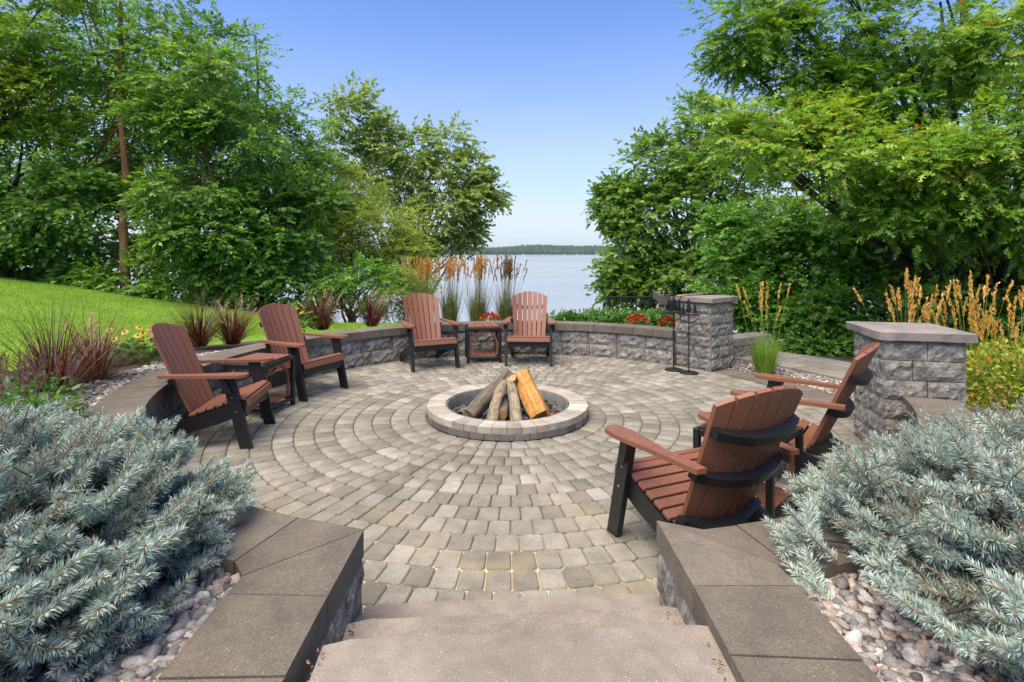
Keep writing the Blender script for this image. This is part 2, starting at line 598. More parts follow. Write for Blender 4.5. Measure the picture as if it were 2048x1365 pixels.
M_leafG = leaf_mat('golden_leaf', [(0.0, (0.13, 0.20, 0.018)), (0.45, (0.30, 0.36, 0.03)), (0.8, (0.44, 0.46, 0.06)), (0.93, (0.46, 0.28, 0.05)), (1.0, (0.50, 0.14, 0.04))], trans=0.3)
M_grassblade = leaf_mat('lawn_blade', [(0.0, (0.105, 0.215, 0.006)), (0.5, (0.185, 0.345, 0.010)), (1.0, (0.31, 0.47, 0.03))], trans=0.3, spec=0.15, rough=0.6)
M_fount = leaf_mat('fountain_grass_blade', [(0.0, (0.025, 0.008, 0.008)), (0.3, (0.085, 0.018, 0.012)), (0.55, (0.19, 0.050, 0.025)), (0.75, (0.07, 0.06, 0.018)), (0.9, (0.12, 0.14, 0.03)), (1.0, (0.38, 0.22, 0.15))], trans=0.25, tcol=(1.6, 0.9, 0.6))
M_reed = leaf_mat('reed_grass_blade', [(0.0, (0.06, 0.095, 0.02)), (0.5, (0.13, 0.17, 0.035)), (0.85, (0.22, 0.21, 0.06)), (1.0, (0.36, 0.25, 0.09))], trans=0.3)
M_lime = leaf_mat('lime_grass_blade', [(0.0, (0.09, 0.20, 0.015)), (0.5, (0.19, 0.34, 0.03)), (1.0, (0.34, 0.44, 0.07))], trans=0.3)
M_plume = leaf_mat('orange_plume', [(0.0, (0.40, 0.17, 0.03)), (0.5, (0.60, 0.31, 0.06)), (1.0, (0.74, 0.49, 0.15))], trans=0.25, tcol=(1.2, 1.0, 0.7))
M_plumey = leaf_mat('golden_plume', [(0.0, (0.5, 0.25, 0.04)), (0.5, (0.72, 0.42, 0.08)), (1.0, (0.84, 0.62, 0.22))], trans=0.25, tcol=(1.2, 1.0, 0.7))
M_plumeb = leaf_mat('brown_plume', [(0.0, (0.12, 0.07, 0.03)), (0.5, (0.24, 0.14, 0.06)), (1.0, (0.38, 0.22, 0.09))], trans=0.25, tcol=(1.2, 1.0, 0.7))
M_foxtail = leaf_mat('tan_foxtail', [(0.0, (0.38, 0.20, 0.12)), (0.5, (0.60, 0.40, 0.25)), (1.0, (0.75, 0.58, 0.40))], trans=0.25, tcol=(1.1, 1.0, 0.8))
M_needle = leaf_mat('blue_spruce_needle', [(0.0, (0.19, 0.255, 0.215)), (0.5, (0.40, 0.495, 0.425)), (1.0, (0.63, 0.71, 0.63))], trans=0.12, rough=0.5, tcol=(1.0, 1.1, 0.9))
M_twig = plain('spruce_twig', (0.24, 0.12, 0.045), 0.8, gs=40)
M_stem = leaf_mat('green_stem', [(0.0, (0.05, 0.10, 0.02)), (1.0, (0.12, 0.19, 0.04))], trans=0.1)
M_yellow = leaf_mat('yellow_petal', [(0.0, (0.62, 0.33, 0.01)), (1.0, (0.82, 0.55, 0.02))], trans=0.3, tcol=(1.1, 1.0, 0.6))
M_cone = plain('dark_flower_cone', (0.018, 0.009, 0.006), 0.9, gs=90)
M_purple = leaf_mat('purple_petal', [(0.0, (0.10, 0.015, 0.10)), (0.5, (0.19, 0.04, 0.16)), (1.0, (0.30, 0.12, 0.16))], trans=0.3, tcol=(1.1, 0.9, 1.1))
M_rose = leaf_mat('faded_rose_petal', [(0.0, (0.20, 0.05, 0.06)), (0.5, (0.30, 0.11, 0.09)), (1.0, (0.36, 0.19, 0.12))], trans=0.3, tcol=(1.1, 0.9, 0.9))
M_red = leaf_mat('red_petal', [(0.0, (0.20, 0.012, 0.008)), (0.6, (0.46, 0.03, 0.012)), (1.0, (0.62, 0.09, 0.02))], trans=0.3, tcol=(1.2, 0.9, 0.7))
M_white = plain('white_gelcoat', (0.8, 0.8, 0.8), 0.4)
M_hull = plain('dark_hull', (0.03, 0.04, 0.06), 0.4)

# ------------------------------------------------------------------ the lie of the land
CX, CY = 0.12, 5.38        # centre of the wall circle
PX, PY = -0.045, 5.38      # centre of the fire pit and of the paver rings
R_IN = 3.15
CAP_Z, BED_Z = 0.49, 0.44
LAKE_Z = -6.0
HAZE = 0.00010             # thin summer haze over the lake


def Rw(t):
    """the wall's inner radius: it opens a little toward the steps on the left"""
    a = math.degrees(t) % 360
    u = min(1, max(0, (a - 205) / 50)) if a < 300 else 0
    return R_IN + 0.135 * u * u * (3 - 2 * u)


def sst(a, b, x):
    t = np.clip((x - a) / (b - a), 0, 1)
    return t * t * (3 - 2 * t)


def edge_y(x):
    return np.interp(x, [-60, -11.4, -7.2, -2.3, 0, 2, 4, 6, 9, 60], [13.5, 12.4, 12.7, 11.3, 10.7, 10.4, 9.9, 9.2, 8.0, 7.5])


def land(x, y):
    x = np.asarray(x, float)
    y = np.asarray(y, float)
    h = BED_Z + 0.14 * np.clip(-(x + 4.5), 0, 30) - 0.06 * np.clip(y - 6, 0, 40)
    h = np.minimum(h, 1.6 + 0 * x)
    r = np.hypot(x - CX, y - CY)
    th = np.degrees(np.arctan2(y - CY, x - CX))
    # level way out on the right, between the pillars
    w = sst(-22, -14, th) * (1 - sst(44, 52, th))
    h = h * (1 - w) + w * (-0.03)
    # bank falling to the lake
    s = np.maximum(y - edge_y(x), (x - 6.4) * 1.0 - np.clip(2.5 - y, 0, 30) * 1.0)
    s = np.clip(s, 0, 60)
    h = h - 0.36 * s - 0.10 * np.clip(s, 0, 1.5)
    # the slot of the steps
    slot = (1 - sst(0.62, 0.85, np.abs(x - 0.01))) * (y < 2.5)
    h = h * (1 - slot) + slot * (-0.10)
    return np.maximum(h, -8.0)


def land1(x, y):
    return float(land(np.array([x]), np.array([y]))[0])


nt = 720
rr = np.concatenate([np.linspace(3.36, 6, 34), np.linspace(6.12, 14, 56), np.linspace(14.5, 45, 45), np.geomspace(48, 4000, 26)])
tt = np.linspace(0, 2 * PI, nt, endpoint=False)
RR, TT = np.meshgrid(rr, tt, indexing='ij')
GX, GY = CX + RR * np.cos(TT), CY + RR * np.sin(TT)
GZ = land(GX, GY)
nz = np.sin(GX * 1.7 + 2) * np.cos(GY * 1.3) * 0.02 + np.sin(GX * 0.45) * np.cos(GY * 0.6 + 1) * 0.03
GZ = GZ + nz * sst(4.3, 6.5, RR)
idx = np.arange(len(rr) * nt).reshape(len(rr), nt)
a, b = idx[:-1], np.roll(idx[:-1], -1, 1)
c, d = np.roll(idx[1:], -1, 1), idx[1:]
QF = np.stack([a, d, c, b], -1).reshape(-1, 4)
cenx = GX.ravel()[QF].mean(1)
ceny = GY.ravel()[QF].mean(1)
cr = np.hypot(cenx - CX, ceny - CY)
cth = np.degrees(np.arctan2(ceny - CY, cenx - CX)) % 360


def bed_width(th):
    return np.interp(th, [0, 50, 90, 110, 150, 185, 215, 360], [0.9, 0.9, 0.9, 0.85, 1.05, 1.55, 1.5, 1.2])


is_lawn = (cth > 96) & (cth < 222) & (cr > 3.4 + bed_width(cth)) & (ceny < edge_y(cenx) + 0.25)
is_lawn |= (cth >= 222) & (cth < 330) & (cr > 6.0)
is_bed = ~is_lawn & (cr < 5.6)
gm = np.where(is_lawn, 1, np.where(is_bed, 2, 0))
terrain = link('ground', bulk('ground', np.stack([GX, GY, GZ], -1), QF, [M_ground, M_lawn, M_soil], gm, smooth=True))
tag(terrain, 'green lawn slope, planting beds and wooded bank falling to the lake', 'ground', kind='structure')


# water
def water_mat():
    m, nd, ln, bs = nmat('lake_water')
    bs.inputs['Base Color'].default_value = (0.26, 0.275, 0.28, 1)
    bs.inputs['Roughness'].default_value = 0.10
    bs.inputs['IOR'].default_value = 1.33
    pos = world_pos(nd)
    big = node(nd, 'ShaderNodeMapping')
    big.inputs['Scale'].default_value = (0.006, 0.02, 1.0)
    ln.new(pos, big.inputs[0])
    nb = noise_tex(nd, ln, 1.0, 4, 0.6, big.outputs[0])
    rb = ramp(nd, [(0.35, (0.05, 0.05, 0.05)), (0.65, (0.26, 0.26, 0.26))])
    ln.new(nb.outputs['Fac'], rb.inputs[0])
    ln.new(rb.outputs[0], bs.inputs['Roughness'])
    mp = node(nd, 'ShaderNodeMapping')
    mp.inputs['Scale'].default_value = (0.35, 1.0, 1.0)
    ln.new(pos, mp.inputs[0])
    n = noise_tex(nd, ln, 0.9, 5, 0.65, mp.outputs[0])
    bump(nd, ln, n.outputs['Fac'], bs, 0.10, 0.7)
    return m


wv = np.array([[-7000, 8, LAKE_Z], [7000, 8, LAKE_Z], [7000, 7000, LAKE_Z], [-7000, 7000, LAKE_Z]])
lake = link('lake', bulk('lake', wv, [[0, 1, 2, 3]], water_mat()))
tag(lake, 'pale calm lake reaching to the far wooded shore', 'lake', kind='structure')

# far shore: a long low hill with its wood
FAR = 2250.0
xs = np.linspace(-2600, 2600, 261)


def far_h(x):
    return 14 + 9 * np.exp(-((x - 330) / 260) ** 2) + 5 * np.sin(x * 0.0061 + 1) + 3 * np.sin(x * 0.017)


sec = np.array([[0, -1.2], [12, 0.02], [60, 0.35], [160, 0.8], [320, 1.0], [900, 1.0]])
SV = np.zeros((len(xs), len(sec), 3))
for k, (dy, hh) in enumerate(sec):
    SV[:, k, 0] = xs * (1 + dy / 4000)
    SV[:, k, 1] = FAR + dy + 40 * np.sin(xs * 0.004)
    SV[:, k, 2] = LAKE_Z + (hh * far_h(xs) if hh > 0 else -2.0)
si = np.arange(SV.shape[0] * SV.shape[1]).reshape(SV.shape[:2])
SF = np.stack([si[:-1, :-1], si[1:, :-1], si[1:, 1:], si[:-1, 1:]], -1).reshape(-1, 4)
M_far = leaf_mat('far_wood', [(0.0, (0.018, 0.042, 0.016)), (0.6, (0.030, 0.062, 0.022)), (1.0, (0.055, 0.085, 0.030))], trans=0.0, rough=1.0, spec=0.0)
shore = link('far_shore', bulk('far_shore', SV, SF, M_ground))
tag(shore, 'low hill of the far shore beyond the lake', 'far shore', kind='structure')


def ico(sub):
    bm = bmesh.new()
    bmesh.ops.create_icosphere(bm, subdivisions=sub, radius=1.0)
    V = np.array([v.co[:] for v in bm.verts])
    F = np.array([[v.index for v in f.verts] for f in bm.faces], np.int32)
    bm.free()
    return V, F


IV1, IF1 = ico(1)
IV2, IF2 = ico(2)


def blobs(P, R, jitter, V0, F0, rng):
    n, k = len(P), len(V0)
    V = V0[None] * (1 + rng.normal(0, jitter, (n, k, 1)))
    V = P[:, None] + V * R[:, None, :]
    F = (np.arange(n, dtype=np.int32) * k)[:, None, None] + F0[None]
    return V.reshape(-1, 3), F.reshape(-1, 3)


rng = np.random.default_rng(11)
n = 5200
fx = rng.uniform(-2300, 2300, n)
fx[:1800] = rng.uniform(-160, 480, 1800)
fd = rng.uniform(4, 420, n) ** 1.0
fh = np.interp(fd, sec[:, 0], np.clip(sec[:, 1], 0, 1)) * far_h(fx)
sz = rng.uniform(5, 10, n)
FP = np.stack([fx * (1 + fd / 4000), FAR + fd + 40 * np.sin(fx * 0.004), LAKE_Z + fh + sz * 0.9], -1)
V, F = blobs(FP, np.stack([sz, sz, sz * 1.25], -1), 0.16, IV1, IF1, rng)
forest = link('far_wood', bulk('far_wood', V, F, M_far, tint=np.repeat(rng.uniform(0, 1, n), len(IF1))))
tag(forest, 'blue-green wood covering the far shore', 'wood', kind='stuff')

# ------------------------------------------------------------------ patio of paver rings
patio = thing('patio', 'round patio of concentric paver rings around the fire pit', 'patio', kind='structure')
bm = bmesh.new()
bmesh.ops.create_circle(bm, cap_ends=True, segments=128, radius=3.62, matrix=Matrix.Translation((CX, CY, -0.011)))
base = link('joint_sand', bm_mesh('joint_sand', bm, M_sand), patio)

PITCH, R0, NR = 0.168, 0.80, 17
ring_mesh, pav = {}, []


def paver_outline(r0, r1, ang, gap, cr):
    """rounded trapezoid in local coordinates: x radial from the middle radius, y tangential"""
    rm = (r0 + r1) / 2
    pts = []
    for (r, s) in ((r0 + gap, -1), (r1 - gap, -1), (r1 - gap, 1), (r0 + gap, 1)):
        pts.append((r - rm, s * (r * ang / 2 - gap)))
    out = []
    for i in range(4):
        p, q, o = Vector(pts[i]), Vector(pts[(i + 1) % 4]), Vector(pts[i - 1])
        e1, e2 = (o - p).normalized(), (q - p).normalized()
        out += [p + e1 * cr, p + (e1 + e2) * cr * 0.3, p + e2 * cr]
    return out


def paver_geo(r0, r1, ang):
    o1 = paver_outline(r0, r1, ang, 0.0034, 0.020)
    o2 = paver_outline(r0, r1, ang, 0.0085, 0.017)
    n = len(o1)
    V = [(p[0], p[1], -0.03) for p in o1] + [(p[0], p[1], -0.006) for p in o1] + [(p[0], p[1], 0.0) for p in o2]
    F = []
    for i in range(n):
        j = (i + 1) % n
        F.append((i, j, n + j, n + i))
        F.append((n + i, n + j, 2 * n + j, 2 * n + i))
    top = [2 * n + i for i in range(n)]
    return np.array(V), F, top


for k in range(NR):
    r0, r1 = R0 + PITCH * k, R0 + PITCH * (k + 1)
    rm = (r0 + r1) / 2
    cnt = int(round(2 * PI * rm / 0.131))
    ang = 2 * PI / cnt
    ring_mesh[k] = (r0, r1, ang)
    off = random.uniform(0, ang)
    for i in range(cnt):
        t = off + i * ang
        x, y = PX + rm * math.cos(t), PY + rm * math.sin(t)
        rc = math.hypot(x - CX, y - CY)
        if rc > Rw(math.atan2(y - CY, x - CX)) + 0.10: continue
        if y < 2.12 and abs(x) < 0.7: continue
        pav.append((y, k, x, y, t))
pav.sort()
pm = {}
stuffV, stuffF, stuffT, nv = [], [], [], 0
for q, (_, k, x, y, t) in enumerate(pav):
    dz = random.gauss(0, 0.0011)
    rz = t + random.gauss(0, 0.008)
    V, F, top = paver_geo(*ring_mesh[k]) if k not in pm or q >= 300 else (None, None, None)
    if q < 300:
        if k not in pm:
            me = bpy.data.meshes.new('paver')
            me.from_pydata(V.tolist(), [], F + [top])
            me.materials.append(M_paver)
            pm[k] = me
        o = link('paver', pm[k], patio)
        o.location = (x, y, dz)
        o.rotation_euler = (random.gauss(0, 0.004), random.gauss(0, 0.004), rz)
    else:
        c, s = math.cos(rz), math.sin(rz)
        X = V[:, 0] * c - V[:, 1] * s + x
        Y = V[:, 0] * s + V[:, 1] * c + y
        tilt = random.gauss(0, 0.006) * V[:, 0] + random.gauss(0, 0.006) * V[:, 1]
        stuffV.append(np.stack([X, Y, V[:, 2] + dz + tilt], -1))
        tv = random.random()
        for f in F:
            stuffF += [(f[0] + nv, f[1] + nv, f[2] + nv), (f[0] + nv, f[2] + nv, f[3] + nv)]
            stuffT += [tv, tv]
        for i in range(1, len(top) - 1):
            stuffF.append((top[0] + nv, top[i] + nv, top[i + 1] + nv))
            stuffT.append(tv)
        nv += len(V)
o = link('paver_field', bulk('paver_field', np.concatenate(stuffV), stuffF, M_paver_t, tint=stuffT), patio)
o['kind'] = 'stuff'


# ------------------------------------------------------------------ stone walls
def block_mesh(name, w, h, dep, seed, rough=0.022, mat=None, taper=0.0):
    """split-face block: front face at y=0 looking to -y, base at z=0, centred in x"""
    rng = random.Random(seed)
    nu, nv = 7, 4
    bm = bmesh.new()
    grid = []
    for j in range(nv + 1):
        row = []
        for i in range(nu + 1):
            u, v = i / nu, j / nv
            edge = min(u, 1 - u, (v if v < 0.5 else 1 - v))
            dy = -rng.uniform(0.15, 1.0) * rough * min(1.0, edge * 9 + 0.10) if 0 < i < nu and 0 < j < nv else -rng.uniform(0, 0.18) * rough
            row.append(bm.verts.new(((u - 0.5) * w + (rng.uniform(-.012, .012) if 0 < i < nu else 0), dy, v * h)))
        grid.append(row)
    for j in range(nv):
        for i in range(nu):
            bm.faces.new((grid[j][i], grid[j][i + 1], grid[j + 1][i + 1], grid[j + 1][i]))
    bw = w / 2 - taper
    b = [bm.verts.new((-bw, dep, 0)), bm.verts.new((bw, dep, 0)), bm.verts.new((bw, dep, h)), bm.verts.new((-bw, dep, h))]
    bm.faces.new((b[1], b[0], b[3], b[2]))
    bm.faces.new([b[0], b[1]] + list(reversed(grid[0])))
    bm.faces.new([b[2], b[3]] + list(grid[nv]))
    bm.faces.new([b[3], b[0]] + [grid[j][0] for j in range(nv + 1)])
    bm.faces.new([b[1], b[2]] + [grid[j][nu] for j in range(nv, -1, -1)])
    return bm_mesh(name, bm, mat or M_block)


BW, BH = 0.43, 0.19
wall_var = [block_mesh('wall_block', BW - 0.008, BH - 0.005, 0.20, s, 0.026) for s in range(6)]
half_var = [block_mesh('wall_block', 0.205, BH - 0.005, 0.20, s, 0.024) for s in (21, 22, 23)]


def place_block(me, parent, x, y, z, rot):
    o = link('wall_block', me, parent)
    o.location = (x, y, z)
    o.rotation_euler = (0, 0, rot)
    return o


def arc_wall(parent, a0, a1, radius, z, half=False):
    """blocks facing the circle's centre, from angle a0 down or up to a1"""
    span = abs(a1 - a0)
    if half:
        hs = math.copysign(0.213 / R_IN, a1 - a0)
        t = a0 + hs / 2
        place_block(random.choice(half_var), parent, CX + (Rw(t) + radius) * math.cos(t), CY + (Rw(t) + radius) * math.sin(t), z, t - PI / 2)
        a0 += hs
        span = abs(a1 - a0)
    n = max(1, int(round(span * R_IN / BW)))
    st = (a1 - a0) / n
    for i in range(n):
        t = a0 + (i + 0.5) * st
        o = place_block(random.choice(wall_var), parent, CX + (Rw(t) + radius) * math.cos(t), CY + (Rw(t) + radius) * math.sin(t), z, t - PI / 2)
        o.scale = (abs(st) * (Rw(t) + radius) / BW, 1, 1)


def cap_piece(parent, poly, z0=CAP_Z - 0.105, z1=CAP_Z, name='cap_stone', mat=None):
    bm = bmesh.new()
    cx = sum(p[0] for p in poly) / len(poly)
    cy = sum(p[1] for p in poly) / len(poly)
    # shrink a hair for the joint
    pts = []
    for p in poly:
        v = Vector((p[0] - cx, p[1] - cy))
        pts.append(v - v.normalized() * 0.0046)
    area = sum(pts[i].x * pts[(i + 1) % len(pts)].y - pts[(i + 1) % len(pts)].x * pts[i].y for i in range(len(pts)))
    if area < 0: pts.reverse()
    add_prism(bm, pts, 0, z1 - z0)
    me = bm_mesh('cap_stone', bm, mat or M_cap, 0.006, 1)
    o = link(name, me, parent)
    o.location = (cx, cy, z0 + random.uniform(-0.0015, 0.0015))
    return o


CAP_W = 0.335


def pol(t, r):
    return (CX + r * math.cos(t), CY + r * math.sin(t))


def arc_caps(parent, a0, a1, first=None):
    span = abs(a1 - a0)
    n = max(1, int(round(span * R_IN / 0.305)))
    st = (a1 - a0) / n
    for i in range(n):
        t0, t1 = a0 + i * st, a0 + (i + 1) * st
        tm = (t0 + t1) / 2
        p = [pol(t0, Rw(t0) - 0.012), pol(tm, Rw(tm) - 0.012), pol(t1, Rw(t1) - 0.012), pol(t1, Rw(t1) + CAP_W), pol(t0, Rw(t0) + CAP_W)]
        if i == 0 and first: p[0], p[4] = first
        cap_piece(parent, p)


# long wall: from the steps round the left and back to the far pillar
LW = thing('seat_wall', 'long curved grey block seat wall behind the left and back chairs', 'wall', kind=None)
AL, AE = math.radians(257.4), math.radians(46.6)
arc_wall(LW, AL, AE, 0.0, 0.0)
arc_wall(LW, AL, AE, 0.030, BH, True)
CL, IL = (-0.592, 2.168), (-0.930, 1.856)
CR, IR = (0.598, 2.245), (0.948, 1.925)
t_l = math.atan2(CL[1] - CY, CL[0] - CX) % (2 * PI)
arc_caps(LW, t_l, AE, first=(CL, IL))
RW = thing('seat_wall', 'short curved grey block seat wall right of the steps, ending at the near pillar', 'wall')
AR, AP = math.radians(-81.5), math.radians(-22.3)
arc_wall(RW, AR, AP, 0.0, 0.0)
arc_wall(RW, AR, AP, 0.03, BH, True)
t_r = math.atan2(CR[1] - CY, CR[0] - CX)
arc_caps(RW, t_r, AP, first=(CR, IR))
# straight arms of both walls beside the steps
for wall, xe, xo, c0, i0, rot, ys in ((LW, -0.592, -0.930, CL, IL, PI / 2, [1.745, 1.415, 1.06, 0.70, 0.34, 0.0, -0.36]),
                                      (RW, 0.602, 0.955, CR, IR, -PI / 2, [1.80, 1.49, 1.13, 0.77, 0.41, 0.05, -0.31])):
    pts_prev = (c0, i0)
    for q, yy in enumerate(ys):
        e = (xe + random.uniform(-.004, .004), yy)
        oo = (xo + random.uniform(-.004, .004), yy + (0.012 if wall is LW else 0.0) - (0.02 if q == 1 else 0))
        cap_piece(wall, [pts_prev[0], e, oo, pts_prev[1]])
        pts_prev = (e, oo)
    for zz, sh in ((0.0, 0.0), (BH, 0.21)):
        y = c0[1] - 0.215 - 0.004
        if sh:
            place_block(random.choice(half_var), wall, xe + (0.012 if xe < 0 else -0.012) * -1, c0[1] - 0.105, zz, rot)
            y -= 0.21
        while y > -0.6:
            place_block(random.choice(wall_var), wall, xe + (0.012 if xe < 0 else -0.012) * -1, y, zz, rot)
            y -= BW

# ------------------------------------------------------------------ pillars
PBH = 0.153


def pillar(cx, cy, rot, label):
    p = thing('stone_pillar', label, 'pillar', (cx, cy, 0), rot)
    hw = 0.28
    for c in range(6):
        for side in range(4):
            a = side * PI / 2
            n = Vector((math.sin(a), -math.cos(a)))       # outward normal of side (side 0 looks to -y)
            tdir = Vector((math.cos(a), math.sin(a)))
            odd = (c + side) % 2
            widths = [0.30, 0.26] if odd else [0.20, 0.36]
            x = -hw
            for w in widths:
                me = block_mesh('pillar_block', w - 0.006, PBH - 0.005, 0.10, random.randrange(10 ** 6), 0.024)
                o = link('pillar_block', me, p)
                m = tdir * (x + w / 2) + n * hw
                o.location = (m.x, m.y, c * PBH)
                o.rotation_euler = (0, 0, a)
                x += w
    bm = bmesh.new()
    add_box(bm, (0, 0, 6 * PBH / 2), (0.44, 0.44, 6 * PBH - 0.01))
    link('core', bm_mesh('core', bm, M_block), p)
    bm = bmesh.new()
    N = 9
    hc = 0.332
    add_prism(bm, [(-hc, -hc), (hc, -hc), (hc, hc), (-hc, hc)], 0, 0.068)
    bmesh.ops.subdivide_edges(bm, edges=[e for e in bm.edges if abs(e.verts[0].co.z - e.verts[1].co.z) < 1e-4], cuts=8, use_grid_fill=False)
    rg = random.Random(int(cx * 1000))
    for v in bm.verts:
        if v.co.z < 0.01:
            v.co.x += rg.uniform(-0.010, 0.004) * (1 if v.co.x > 0 else -1)
            v.co.y += rg.uniform(-0.010, 0.004) * (1 if v.co.y > 0 else -1)
    me = bm_mesh('pillar_cap', bm, M_capp, 0.004, 1)
    o = link('pillar_cap', me, p)
    o.location = (0, 0, 6 * PBH + 0.002)
    return p


P_FAR = (2.735, 7.69)
P_NEAR = (3.24, 4.44)
pillar(P_FAR[0], P_FAR[1], math.radians(38 - 90), 'far grey stone pillar at the end of the back wall, behind the iron stands')
pillar(P_NEAR[0], P_NEAR[1], math.radians(-12), 'near grey stone pillar with a broad slab cap, beside the golden shrub')

# low garden wall running out behind the far pillar
gw = thing('garden_wall', 'low stone wall with a pale cap running out behind the far pillar', 'wall')
g0, g1 = Vector((3.06, 7.98)), Vector((4.25, 8.72))
gd = (g1 - g0).normalized()
ga = math.atan2(gd.y, gd.x)
for i in range(3):
    p = g0 + gd * (0.2 + i * 0.43)
    place_block(random.choice(wall_var), gw, p.x, p.y, 0.0, ga)
nx = Vector((-gd.y, gd.x))
for i in range(4):
    p, q = g0 + gd * (i * 0.32), g0 + gd * ((i + 1) * 0.32)
    cap_piece(gw, [(p - nx * 0.03)[:], (q - nx * 0.03)[:], (q + nx * 0.30)[:], (p + nx * 0.30)[:]], 0.19, 0.295, mat=M_capp)

# ------------------------------------------------------------------ steps
st = thing('garden_steps', 'three wide slab steps leading down to the patio', 'steps', (0.008, 2.27, 0), math.radians(3.6))


def slab(y0, y1, z0, z1, hw, seed):
    rg = random.Random(seed)
    bm = bmesh.new()
    n = 16
    pts = [(-hw + 2 * hw * i / n, y1 + (rg.uniform(-.006, .006) if 0 < i < n else -0.02)) for i in range(n, -1, -1)]
    pts += [(-hw, y0), (hw, y0)]
    add_prism(bm, pts, z0, z1)
    me = bm_mesh('step_slab', bm, M_step, 0.009, 2)
    return link('step_slab', me, st)


slab(-0.42, 0.0, -0.06, 0.148, 0.612, 1)
slab(-0.75, -0.318, 0.150, 0.298, 0.606, 2)
slab(-3.2, -0.63, 0.300, 0.448, 0.604, 3)

# flush dark edging slabs and path on the right
edg = thing('edging', 'flush dark edging slabs across the way out, between the pillars', 'edging', kind='structure')
n = 11
a0, a1 = math.radians(-10), math.radians(35)
for i in range(n):
    t0, t1 = a0 + (a1 - a0) * i / n, a0 + (a1 - a0) * (i + 1) / n
    cap_piece(edg, [pol(t0, 3.17), pol(t1, 3.17), pol(t1, 3.52), pol(t0, 3.52)], -0.06, 0.004, 'edging_slab')
pth = thing('path', 'grey slab path curving past the gravel beyond the pillars', 'path', kind='structure')
rows = [4.28, 4.62, 4.98, 5.36]
for j in range(3):
    n = 13
    for i in range(n):
        t0 = math.radians(-14) + math.radians(62) * (i + 0.5 * (j % 2)) / n
        t1 = t0 + math.radians(62) / n
        cap_piece(pth, [pol(t0, rows[j]), pol(t1, rows[j]), pol(t1, rows[j + 1]), pol(t0, rows[j + 1])], -0.06, 0.012, 'path_slab', M_path)

# ------------------------------------------------------------------ fire pit
pit = thing('fire_pit', 'round fire pit ringed by two courses of grey blocks', 'fire pit', (PX, PY, 0))


def ring_block(r0, r1, ang, h, mat, nm):
    bm = bmesh.new()
    rm = (r0 + r1) / 2
    pts = [(r0 - rm, -r0 * ang / 2 + .002), (r1 - rm, -r1 * ang / 2 + .002), (r1 - rm + 0.006, 0), (r1 - rm, r1 * ang / 2 - .002), (r0 - rm, r0 * ang / 2 - .002)]
    add_prism(bm, pts, 0, h)
    return bm_mesh(nm, bm, mat, 0.007, 1)


NB = 38
angb = 2 * PI / NB
lowm = ring_block(0.62, 0.792, angb, 0.053, M_pitblk, 'base_block')
topm = ring_block(0.612, 0.787, angb, 0.056, M_pitcap, 'rim_block')
for i in range(NB):
    for me, z, sh, rm, nm in ((lowm, 0.002, 0.5, 0.706, 'base_block'), (topm, 0.057, 0.0, 0.6995, 'rim_block')):
        t = (i + sh) * angb
        o = link(nm, me, pit)
        o.location = (rm * math.cos(t), rm * math.sin(t), z + random.uniform(-.001, .001))
        o.rotation_euler = (random.gauss(0, .008), random.gauss(0, .008), t + random.gauss(0, .006))
# liner
g = Geo()
nseg = 64
a = np.linspace(0, 2 * PI, nseg, endpoint=False)
prof = [(0.606, -0.06), (0.606, 0.108), (0.597, 0.112), (0.590, 0.106), (0.590, -0.06)]
LV = np.array([[(r * np.cos(t), r * np.sin(t), z) for t in a] for r, z in prof]).reshape(-1, 3)
LF = []
for k in range(len(prof) - 1):
    for j in range(nseg):
        LF.append((k * nseg + j, k * nseg + (j + 1) % nseg, (k + 1) * nseg + (j + 1) % nseg, (k + 1) * nseg + j))
link('liner', bulk('liner', LV, LF, M_liner, smooth=True), pit)
# ash
rA = np.linspace(0, 0.588, 18)
AV, AF = [], []
for i, r in enumerate(rA):
    for t in np.linspace(0, 2 * PI, 48, endpoint=False):
        x, y = r * math.cos(t), r * math.sin(t)
        z = -0.012 + 0.045 * math.exp(-(r / 0.35) ** 2) + 0.030 * mnoise.noise(Vector((x * 9, y * 9, 3))) + 0.016 * mnoise.noise(Vector((x * 28, y * 28, 8)))
        AV.append((x, y, z))
for i in range(len(rA) - 1):
    for j in range(48):
        AF.append((i * 48 + j, i * 48 + (j + 1) % 48, (i + 1) * 48 + (j + 1) % 48, (i + 1) * 48 + j))
link('ash_bed', bulk('ash_bed', AV, AF, M_ash), pit)
rng = np.random.default_rng(4)
n = 170
rr_ = 0.56 * np.sqrt(rng.uniform(0.02, 1, n))
ta = rng.uniform(0, 2 * PI, n)
sz = rng.uniform(0.008, 0.026, n)
CP = np.stack([rr_ * np.cos(ta), rr_ * np.sin(ta), 0.012 + 0.03 * np.exp(-(rr_ / .35) ** 2)], -1)
V, F = blobs(CP, np.stack([sz * 1.5, sz, sz * 0.7], -1), 0.25, IV1, IF1, rng)
o = link('charcoal', bulk('charcoal', V, F, [M_char, M_ash], np.repeat(rng.integers(0, 2, n), len(IF1))), pit)
o['kind'] = 'stuff'


